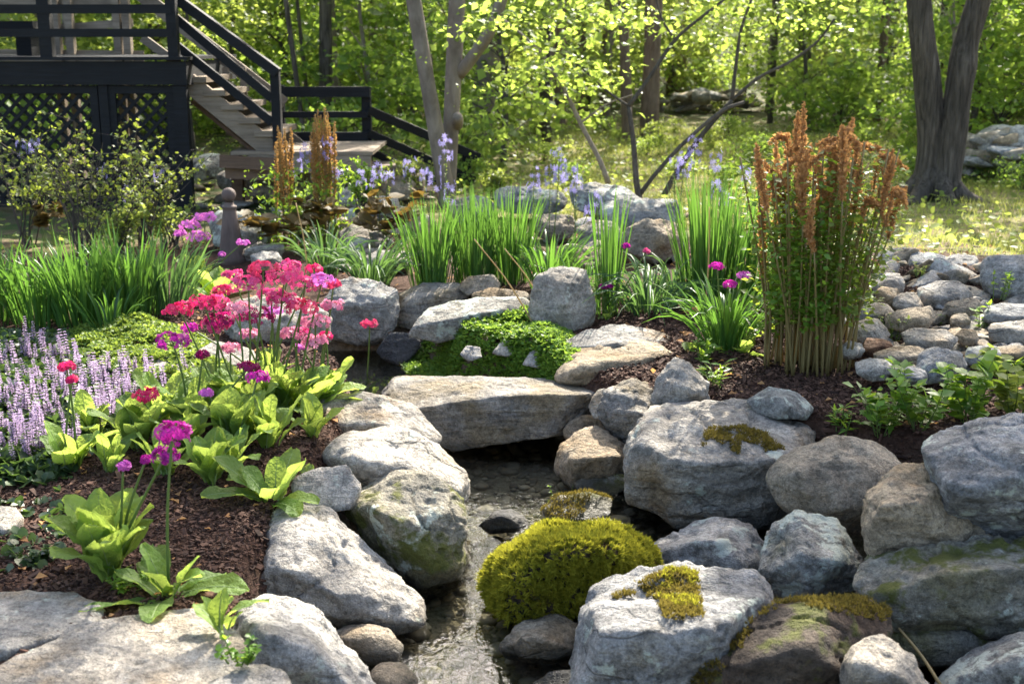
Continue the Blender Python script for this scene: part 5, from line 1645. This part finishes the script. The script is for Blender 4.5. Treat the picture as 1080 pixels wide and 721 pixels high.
# ------------------------------------------------------------------ woodland
def crown_sprays(centres, rad, per, leaf, rng, flat=.22, tmpl=LEAF, upness=1.0):
    """leafy sprays: flattened layers of leaves around the centres"""
    n_ = len(centres) * per
    c = np.repeat(np.asarray(centres), per, 0)
    rr = np.repeat(np.broadcast_to(rad, (len(centres),)), per)
    off = rng.normal(size=(n_, 3)) * .5 * np.array((1, 1, flat))
    tl = np.repeat(rng.normal(0, .22, (len(centres), 2)), per, 0)
    off[:, 2] += off[:, 0] * tl[:, 0] + off[:, 1] * tl[:, 1] - .25 * (off[:, 0] ** 2 + off[:, 1] ** 2)
    pos = c + off * rr[:, None]
    d = norm(rvec(n_, rng) * np.array((1, 1, .5)) + np.array((0, 0, -.15)))
    up = rvec(n_, rng) * .9 + np.array((0, 0, upness))
    return batch(tmpl[0] * np.array((1.6, 1, 1)), tmpl[1], pos, basis(d, up), leaf * np.clip(rng.lognormal(-.08, .38, n_), .35, 2.0))
def sun_gap(world, rng):
    """which sprays the crown keeps: unseen crowns shaped so little shade lands on the beds, more on bank and flat stones"""
    sx = world[:, 0] - SUNV[0] / SUNV[2] * world[:, 2]
    sy = world[:, 1] - SUNV[1] / SUNV[2] * world[:, 2]
    u = rng.uniform(size=len(world))
    p = np.full(len(world), .42)
    garden = (sy > 2.2) & (sy < 9) & (np.abs(sx) < .5 * sy + .6)
    p[garden] = .07
    p[(sx < -.45) & (sy < 3.4) & (sy > 2.2) & (sx > -2)] = .9
    p[(sx < .5) & (sy > 9)] = .3
    bank = (sx > .6 + .5 * np.maximum(sy - 4.0, 0)) & (sy < 4.25) & (sy > 1)
    p[bank & garden] = .5
    p[(sx > 1.9) & (sy > 5) & garden] = .25
    p[(sy > 9) & (sy < 19) & (sx > -1) & (sx < .5 * sy)] = .55
    return u < p
def build_tree(root, pts, rads, bark, crown_mat, h0, crown_r, sprays, per, leaf, rng, limbs=5, extra=(), spray_r=.7, flat=.22, low=None):
    """tapered trunk (with flare), limbs, and a gappy crown; pts relative to the root"""
    P = curve(pts, 22)
    rad = np.interp(np.linspace(0, 1, 22), np.linspace(0, 1, len(rads)), rads)
    mb = MB()
    mb.add(*tube(P, rad, 14, True, .10, int(rng.integers(99))))
    for e, er in extra:
        Pe = curve(e, 14)
        mb.add(*tube(Pe, np.interp(np.linspace(0, 1, 14), np.linspace(0, 1, len(er)), er), 12, True, .08, 3))
    top = P[-1]
    H = top[2]
    cen = []
    for k in range(limbs):
        i = int(rng.integers(11, 21))
        a_ = k * 2.4 + rng.uniform(-.4, .4)
        s0 = P[i]
        if s0[2] < h0 * .7: s0 = P[-4]
        e = s0 + np.array((math.cos(a_), math.sin(a_), rng.uniform(.2, .7))) * crown_r * rng.uniform(.5, .95)
        L = curve([s0, (s0 + e) / 2 + np.array((0, 0, crown_r * .12)), e], 10)
        mb.add(*tube(L, np.linspace(rad[i] * .5, .01, 10), 7, False))
        for q in range(3):
            cen.append(L[int(rng.integers(4, 10))] + rvec(1, rng)[0] * .4)
    mb.done('trunk', M[bark], root)
    while len(cen) < sprays:
        u = rvec(1, rng)[0] * rng.uniform(.35, 1) ** .5
        c = np.array((P[-1][0] * .8, P[-1][1] * .8, (h0 + H) / 2 + .4)) + u * np.array((crown_r, crown_r, (H - h0) / 2 + .6))
        cen.append(c)
    cen = np.array(cen[:sprays])
    cen = cen[sun_gap(cen + np.array(root.location), rng)] if root.location[2] > -100 else cen
    sprays = len(cen)
    mc = MB()
    if sprays: mc.add(*crown_sprays(cen, rng.uniform(.6, 1.3, sprays) * spray_r, per, leaf, rng, flat))
    if low:
        mc.add(*crown_sprays(*low, rng, flat))
    mc.done('crown', M[crown_mat], root)

def trunk_from_pixels(base, top, Y, H, lean_more=1.0):
    b = Q(base[0], base[1], Y)
    b[2] = float(gh(b[0], Y)) - .05
    t = Q(top[0], top[1], Y)
    d = (t - b) / (t[2] - b[2])
    return b, d, H
rg = np.random.default_rng(21)
def forest_tree(label, base, top, Y, wpx, H, bark, crown='leaf_maple', h0=5, cr=2.6, sprays=34, per=60, leaf=.13, limbs=5, cat='tree', group=None, flare=1.35, extra_px=(), nm='tree'):
    b, d, H = trunk_from_pixels(base, top, Y, H)
    t = thing(nm, label, cat, b, group)
    w_ = wpx / ppm(Y) / 2 * .74
    pts = [(0, 0, 0), d * .35, d * H * .3, d * H * .3 + np.array((d[0] * .8, d[1], 1)) * H * .35, d * H * .3 + np.array((d[0] * .5 + .02, d[1] * .5, 1)) * H * .7]
    rads = [w_ * flare, w_ * 1.05, w_ * .92, w_ * .6, w_ * .2]
    ex = []
    for plist, r0, r1 in extra_px:
        ex.append(([Q(x, y, Y + dz) - b for x, y, dz in plist], (r0 / ppm(Y), r1 / ppm(Y))))
    build_tree(t, pts, rads, bark, crown, h0, cr, sprays, per, leaf, rg, limbs, ex)
    return t
forest_tree('pale smooth grey trunk leaning beside the handrail', (474, 205), (436, -5), 11.2, 21, 11, 'bark_grey', h0=7.0, cr=2.4, sprays=26, flare=1.15)
forest_tree('grey forked trunk with a limb rising off it and a sawn knot', (471, 212), (482, -5), 11.5, 23, 11, 'bark_grey', h0=7.5, cr=2.4, sprays=26, flare=1.1,
            extra_px=(([(484, 78, 0), (500, 58, -.1), (518, 30, -.2), (532, -10, -.3), (545, -60, -.4)], 7, 5), ([(482, 132, 0), (483, 126, -.25), (482, 122, -.3)], 6, 4.5)))
forest_tree('broad grey trunk leaning behind the forked tree', (503, 165), (521, -5), 16, 31, 14, 'bark_grey', h0=9, cr=2.6, sprays=14, flare=1.3)
forest_tree('brown trunk of the near pair deep in the wood', (573, 156), (580, -5), 20, 22, 14, 'bark_brown', h0=7, cr=3.2)
forest_tree('slimmer brown trunk of the near pair deep in the wood', (590, 154), (592, -5), 20.5, 15, 14, 'bark_brown', h0=7, cr=3)
forest_tree('narrow brown trunk left of the stout one beyond the lawn', (662, 160), (657, -5), 18, 14, 13, 'bark_brown', h0=9, cr=2.2, sprays=12)
forest_tree('stout brown trunk beyond the lawn stones', (684, 168), (690, -5), 18.5, 24, 15, 'bark_brown', h0=10, cr=2.4, sprays=12)
forest_tree('dark straight trunk rising behind the landing', (343, 135), (343, -5), 17, 16, 14, 'bark_dark', h0=6, cr=3)
forest_tree('thin leaning stem behind the stair rail', (322, 120), (301, -5), 16.5, 7, 9, 'bark_dark', h0=4.5, cr=2, sprays=20)
forest_tree('thin twin stem next to the leaning one behind the stair', (328, 110), (313, -5), 17.5, 5, 9, 'bark_dark', h0=4.5, cr=2, sprays=20)
forest_tree('dark trunk behind the big fern fronds', (848, 150), (846, -5), 24, 13, 14, 'bark_dark', h0=6, cr=3)
forest_tree('thin trunk beside the one behind the fern', (862, 146), (868, -5), 25, 6, 11, 'bark_dark', h0=5, cr=2.4)
forest_tree('grey trunk far beyond the twin tree', (1040, 118), (1042, -5), 27, 13, 14, 'bark_grey', h0=6, cr=3)
forest_tree('thin trunk between the brown pair and the stout trunk', (634, 150), (640, -5), 23, 7, 11, 'bark_brown', h0=5, cr=2.4)
forest_tree('slender pole tree over the deck stair', (240, 120), (246, -5), 20, 7, 11, 'bark_dark', h0=5, cr=2.4)
# twin-stemmed tree on the lawn
bt = Q(984, 214, 11.6); bt[2] = float(gh(bt[0], 11.6)) - .05
tw = thing('twin_tree', 'big dark twin-stemmed tree standing on the sunny lawn', 'tree', bt)
pp = ppm(11.6)
A_ = [Q(x, y, 11.6) - bt for x, y in ((978, 222), (979, 190), (982, 150), (977, 80), (969, -5))]
A_ += [A_[-1] + np.array((-.25, .2, 2.5)), A_[-1] + np.array((-.5, .5, 6.0))]
Bz = [Q(x, y, 11.55) - bt for x, y in ((992, 222), (996, 190), (1002, 150), (1014, 80), (1034, -5))]
Bz += [Bz[-1] + np.array((.5, -.4, 2.2)), Bz[-1] + np.array((.7, -1.0, 5.5))]
mbt = MB()
mbt.add(*tube(curve(A_, 34), np.interp(np.linspace(0, 1, 34), (0, .08, .2, .5, .75, 1), np.array((24, 17, 14.5, 13.5, 10, 3)) / pp), 20, True, .10, 5))
mbt.add(*tube(curve(Bz, 34), np.interp(np.linspace(0, 1, 34), (0, .08, .2, .5, .75, 1), np.array((25, 18, 15.5, 14, 10, 3)) / pp), 20, True, .10, 8))
for k in range(7):                               # root flare
    a_ = k * .9 + .3
    e = np.array((math.cos(a_) * .55, math.sin(a_) * .55, -.02))
    mbt.add(*tube(curve([(0, 0, .35), e * .45 + np.array((0, 0, .10)), e], 8), np.linspace(.13, .05, 8), 8, False))
cen = []
for k in range(12):
    s0 = (A_ if k % 2 else Bz)[-1 - (k % 3 > 0)]
    a_ = k * 2.4
    e = s0 + np.array((math.cos(a_) * 2.0 + .8, math.sin(a_) * 2.0 + .4, rg.uniform(.2, 1.2)))
    Lb = curve([s0, (s0 + e) / 2 + np.array((0, 0, .4)), e], 10)
    mbt.add(*tube(Lb, np.linspace(.09, .015, 10), 7, False))
    for q in range(4): cen.append(Lb[int(rg.integers(3, 10))] + rvec(1, rg)[0] * .5)
Lb = curve([A_[-1], A_[-1] * .5 + (np.array((2.05, 11.6, 8.0)) - bt) * .5 + np.array((0, 0, .5)), np.array((1.9, 11.45, 7.9)) - bt], 12)  # unseen limb added to cast shade on the broad stepping stone
mbt.add(*tube(Lb, np.linspace(.08, .02, 12), 7, False))
mbt.done('trunk', M['bark_dark'], tw)
for k in range(110):
    u = rvec(1, rg)[0] * rg.uniform(.3, 1)
    cen.append(np.array((.9, -.1, 7.0)) + u * np.array((2.5, 2.5, 1.7)))
cen = np.array(cen)
cen = cen[sun_gap(cen + bt, rg)]
cen = np.concatenate((cen, np.array((1.75, 11.4, 8.0)) - bt + rg.normal(size=(9, 3)) * np.array((.5, .26, .2))))  # extra sprays on the added limb, placed for their shade on the stepping stone
mc = MB()
mc.add(*crown_sprays(cen, rg.uniform(.4, .9, len(cen)), 75, .14, rg, .3))
mc.done('crown', M['leaf_oak'], tw)
# thin bare-stemmed branching saplings over the lawn stones
def sapling_px(label, Y, paths, leaves, mat='leaf_maple', leaf=.05, bark='twig'):
    b = Q(*paths[0][0][0][:2], Y)
    b[2] = float(gh(b[0], Y))
    t = thing('sapling', label, 'tree', b)
    mb, ml = MB(), MB()
    for pts, r0, r1 in paths:
        W_ = [Q(x, y, Y + dz) - b for x, y, dz in [(p + (0,))[:3] for p in pts]]
        n_ = 14
        mb.add(*tube(curve(W_, n_), np.linspace(r0, r1, n_) / ppm(Y), 7, True))
    mb.done('trunk', M[bark], t)
    ctr = np.array([Q(x, y, Y + dz) - b for x, y, dz in leaves])
    ml.add(*crown_sprays(ctr, rg.uniform(.25, .5, len(ctr)), 46, leaf, rg, .3))
    ml.done('crown', M[mat], t)
rl_ = lambda n_, x0, x1, y0, y1: [(rg.uniform(x0, x1), rg.uniform(y0, y1), rg.uniform(-.5, .5)) for _ in range(n_)]
sapling_px('dark slender sapling forking low above the lawn stones', 10.4,
           [([(675, 214), (671, 190), (668, 150), (663, 112)], 3.6, 2.2), ([(663, 112), (685, 82), (712, 42), (748, 12), (790, -20)], 2.4, 1.2), ([(675, 205), (690, 185), (720, 152), (760, 118), (785, 108)], 2.4, 1.8),
            ([(663, 112), (640, 96), (620, 78), (600, 60)], 1.4, .8), ([(712, 42), (698, 20), (690, -10)], 1.4, .8)],
           rl_(16, 600, 780, -60, 30) + rl_(5, 590, 660, 30, 90))
sapling_px('dark arching sapling with two raised limbs behind the camassia', 10.8,
           [([(700, 206), (716, 178), (742, 140), (772, 106)], 3.2, 2.4), ([(772, 106), (776, 70), (782, 30), (800, -20)], 2.2, 1.2), ([(772, 106), (800, 82), (832, 66), (862, 44), (880, 20)], 2.0, 1.0)],
           rl_(16, 740, 900, -60, 40))
sapling_px('thin grey sapling leaning over the iris', 10.9,
           [([(642, 194), (632, 168), (612, 130), (596, 96), (574, 60), (552, 38), (530, 20)], 3.0, 1.0), ([(612, 130), (640, 110), (668, 100)], 1.2, .7)], rl_(14, 480, 620, 0, 80), bark='twig_grey')
# understorey: bushy maples and shrubs, a few shapes copied with their parts
protos = []
for k in range(5):
    H = (3.2, 3.8, 4.4, 3.0, 5.0)[k]
    t = thing('understorey_tree', ('slender young tree with pale green layered leaves in the wood', 'young tree with yellow-green leaves glowing in the wood', 'taller young tree with pale green layered leaves in the wood', 'short young tree with deep green leaves in the wood', 'tallest kind of young yellow-green tree in the wood')[k], 'tree', (0, 0, -200), ('slender pale green young trees', 'yellow-green young trees', 'taller pale green young trees', 'deep green young trees', 'tall yellow-green young trees')[k])
    pts = [(0, 0, 0), (.05, .02, H * .3), (-.05, .06, H * .6), (.1, 0, H)]
    nS = (64, 76, 90, 58, 100)[k]
    P = curve(pts, 12)
    mb = MB()
    mb.add(*tube(P, np.linspace(.045, .012, 12), 7))
    cen = []
    for q in range(nS):
        z_ = rg.uniform(.18, 1.02) * H
        rr = (1.5 - .6 * abs(z_ / H - .55)) * rg.uniform(.2, 1)
        a_ = rg.uniform(0, 6.3)
        e = np.array((math.cos(a_) * rr, math.sin(a_) * rr, z_))
        cen.append(e)
        if q % 3 == 0:
            s0 = P[min(int(max(z_ - .25, .1) / H * 11), 11)]
            mb.add(*tube(curve([s0, (s0 + e) / 2 + np.array((0, 0, .08)), e], 6), np.linspace(.012, .004, 6), 4, False))
    mb.done('trunk', M['twig_grey' if k % 2 else 'twig'], t)
    mc = MB()
    mc.add(*crown_sprays(np.array(cen), rg.uniform(.26, .6, nS), 62, .078, rg, .25))
    mc.done('crown', M[('leaf_maple', 'leaf_lime', 'leaf_maple', 'leaf_under', 'leaf_lime')[k]], t)
    protos.append(t)
sprotos = []
for k in range(4):
    t = thing('woodland_bush', ('low deep green bush of the woodland floor', 'low pale green bush of the woodland floor', 'spreading deep green bush of the woodland floor', 'yellow-green bush of the woodland floor')[k], 'shrub', (0, 0, -200), ('deep green woodland bushes', 'pale green woodland bushes', 'spreading deep green woodland bushes', 'yellow-green woodland bushes')[k])
    ms, ml = MB(), MB()
    cen = []
    for q in range(20):
        a_ = rg.uniform(0, 6.3)
        e = np.array((math.cos(a_) * rg.uniform(.1, .75), math.sin(a_) * rg.uniform(.1, .75), rg.uniform(.15, .95)))
        cen.append(e)
        ms.add(*tube(curve([(0, 0, -.03), e * np.array((.4, .4, .6)), e], 5), np.linspace(.01, .003, 5), 4, False))
    ms.done('branches', M['twig'], t)
    ml.add(*crown_sprays(np.array(cen), rg.uniform(.25, .45, 20), 46, .075, rg, .5, upness=.6))
    ml.done('foliage', M[('leaf_under', 'leaf_maple', 'leaf_under', 'leaf_lime')[k]], t)
    sprotos.append(t)
uses = {}
def put(pr, x, y, sc):
    kids = list(pr.children)
    z = float(gh(x, y)) - .02
    rz = rg.uniform(0, 6.3)
    if pr.name not in uses:
        uses[pr.name] = 1
        pr.location, pr.rotation_euler, pr.scale = (x, y, z), (0, 0, rz), (sc, sc, sc)
        return pr
    return dup(pr, (x, y, z), rz, sc, kids=kids)
def clear(x, y, lst, dmin): return all((x - a_) ** 2 + (y - b_) ** 2 > dmin ** 2 for a_, b_ in lst)
pl = []
tries = 0
while len(pl) < 78 and tries < 9000:
    tries += 1
    y = rg.uniform(14.5, 44) if len(pl) > 36 else rg.uniform(14.5, 26)
    x = rg.uniform(-.47, .47) * y
    fx_ = x / y * F + 540
    if y < 21 and (555 < fx_ < 612 or 650 < fx_ < 705): continue
    if y < 20 and 545 < fx_ < 960: continue         # the sunny clearing
    if y < 24 and 700 < fx_ < 830: continue
    if y < 16.5 and fx_ < 480: continue
    if not clear(x, y, pl, 1.0 + y * .02): continue
    pl.append((x, y))
    put(protos[int(rg.integers(5))], x, y, rg.uniform(.75, 1.25))
sl_ = []
tries = 0
while len(sl_) < 85 and tries < 9000:
    tries += 1
    y = rg.uniform(13.5, 36)
    x = rg.uniform(-.46, .46) * y
    fx_ = x / y * F + 540
    if y < 18.5 and 540 < fx_ < 960: continue
    if y < 20.5 and (555 < fx_ < 612 or 650 < fx_ < 705): continue
    if y < 15.5 and fx_ > 960: continue
    if y < 23 and 720 < fx_ < 830: continue
    if y < 14.6 and fx_ < 470: continue
    if not clear(x, y, sl_, .8): continue
    sl_.append((x, y))
    put(sprotos[int(rg.integers(4))], x, y, rg.uniform(.6, 1.35))
while len(sl_) < 130:
    y = rg.uniform(10.8, 20)
    x = rg.uniform(-.1, .47) * y
    if y < 12.5 and (x < 1.8 or abs(x - 4) < .9): continue
    if not clear(x, y, sl_, .75): continue
    sl_.append((x, y))
    o = put(sprotos[int(rg.integers(4))], x, y, rg.uniform(.16, .42))
    o['label'] = o['label'].replace('bush of the woodland floor', 'plant seeded in the rough lawn')
    o['group'] = o['group'].replace('woodland bushes', 'plants in the rough lawn')
# more tall trunks further in
tl = []
for k in range(34):
    y = rg.uniform(26, 52)
    x = rg.uniform(-.5, .5) * y
    if not clear(x, y, tl, 2.2): continue
    tl.append((x, y))
if True:
    tps = []
    for k in range(3):
        t = thing('woodland_tree', 'tall slim %s trunk standing far back in the wood' % ('dark', 'brown', 'grey')[k], 'tree', (0, 0, -200), 'tall %s trunks far back in the wood' % ('dark', 'brown', 'grey')[k])
        build_tree(t, [(0, 0, 0), (.1, 0, 4), (-.1, .1, 8), (.2, 0, 12.5)], [.22, .17, .12, .03], ('bark_dark', 'bark_brown', 'bark_grey')[k], 'leaf_oak', 7, 2.6, 24, 50, .16, rg, 6)
        tps.append(t)
    for i, (x, y) in enumerate(tl):
        put(tps[i % 3], x, y, rg.uniform(.75, 1.2))
    nl = []
    while len(nl) < 30:
        y = rg.uniform(17.5, 30)
        x = rg.uniform(-.36, .42) * y
        if clear(x, y, nl, 1.3):
            nl.append((x, y))
            o = put(tps[len(nl) % 3], x, y, 1)
            q = rg.uniform(.25, .5)
            o.scale = (q, q, rg.uniform(.7, 1))
            o['label'] = ('dark', 'brown', 'grey')[len(nl) % 3] + ' slender forest pole between the lawn and the deep wood'
            o['group'] = ('dark', 'brown', 'grey')[len(nl) % 3] + ' slender poles between lawn and deep wood'
# far-off wood: one mass, uncountable
mb = MB()
m_ = 850
y = rg.uniform(46, 78, m_)
x = rg.uniform(-.62, .62, m_) * y
z = gh(x, y) + rg.uniform(.2, 1, m_) ** .8 * 11
mb.add(*crown_sprays(np.column_stack((x, y, z)), rg.uniform(1.2, 2.4, m_), 38, .30, rg, .5, upness=.5))
o = mb.done('far_woods', M['leaf_maple'])
tag(o, 'hazy green mass of the far-off wood', 'woods', kind='stuff')
# stone walls across the wood
def wall_stones(px0, py0, px1, py1, count, label, group, s=(1.5, 3.6), rows=2):
    a_, b_ = hit(px0, py0), hit(px1, py1)
    for k in range(count):
        t_ = rg.uniform()
        p = a_ * (1 - t_) + b_ * t_ + np.array((0, rg.normal(0, .35), 0))
        o = bpy.data.objects.new('wall_stone', proto[int(rg.integers(len(proto)))])
        COL.objects.link(o)
        sc = rg.uniform(*s)
        o.location = (p[0], p[1], float(gh(p[0], p[1])) + .04 * sc + .3 * rg.uniform() * (rows - 1))
        o.scale = (sc * rg.uniform(.9, 1.4), sc, sc * rg.uniform(.8, 1.1))
        o.rotation_euler = (rg.normal(0, .15), rg.normal(0, .15), rg.uniform(0, 6.3))
        tag(o, label, 'rock', group)
wall_stones(690, 122, 800, 118, 40, 'mossy stone in the old wall across the clearing', 'stones of the old wall across the clearing', (1.2, 2.8))
wall_stones(1000, 186, 1110, 190, 46, 'dark stone in the bank beyond the twin tree', 'stones of the bank beyond the twin tree', (1.6, 4.2))
# lawn and rough grass: uncountable
mb = MB()
def grass(m_, x0, x1, y0, y1, h, cond, wd=.008):
    x = rg.uniform(x0, x1, m_); y = rg.uniform(y0, y1, m_)
    k_ = cond(x, y)
    x, y = x[k_], y[k_]
    m_ = len(x)
    P = np.column_stack((x, y, gh(x, y) - .01))
    d = norm(rvec(m_) * np.array((.6, .6, 0)) + np.array((0, 0, 1.0)))
    hh = h * rg.uniform(.4, 1.3, m_) * (.7 + .6 * np.clip(vn(np.column_stack((x, y, x * 0)) * 1.3, 4), 0, 1))
    wv_ = wd * (y / 10)
    V = np.array([(-.5, 0, 0), (.5, 0, 0), (.25, .6, .0), (-.25, .6, 0), (0, 1, .18)], float)
    return batch(V, [np.array([(0, 1, 2, 3)]), np.array([(3, 2, 4)])], P, basis(d, rvec(m_)), np.stack((wv_, hh, hh), 1))
mb.add(*grass(60000, .4, 9.5, 7.6, 20, .10, lambda x, y: (x < y * .47) & ((x > 2.6) | (y > 9.6)) & (rg.uniform(size=len(x)) < (12 / y) ** 1.3)))
mb.add(*grass(16000, -6, 3, 9.4, 20, .10, lambda x, y: (x > -.45 * y) & (x > -1.6) & (rg.uniform(size=len(x)) < (12 / y) ** 1.3)))
mb.add(*grass(16000, 1.2, 5.5, 2.0, 7.8, .09, lambda x, y: x > y * .45 + .35))
mb.add(*grass(16000, -5.5, -1.2, 2.0, 9, .09, lambda x, y: -x > y * .45 + .35))
o = mb.done('lawn_grass', M['grass'])
tag(o, 'rough sunlit yellow-green grass of the lawn', 'grass', kind='stuff')
mb = MB()
m_ = 16000
x = rg.uniform(-6, 9, m_); y = rg.uniform(7.6, 21, m_)
k_ = (np.abs(x) < y * .46) & ((x > 2.5) | (y > 10.2) | ((x < -.8) & (y > 8.8))) & (vn(np.column_stack((x, y, x * 0)) * .9, 31) > -.15)
P = np.column_stack((x, y, gh(x, y) + rg.uniform(0, .14, m_)))[k_]
mb.add(*batch(WIDE[0], WIDE[1], P, basis(norm(rvec(len(P)) * np.array((1, 1, .4))), rvec(len(P)) * .7 + np.array((0, 0, 1.0))), .05 * rg.uniform(.6, 1.3, len(P))))
o = mb.done('weeds', M['leaf_lime'])
tag(o, 'low leafy weeds scattered through the rough grass', 'weeds', kind='stuff')
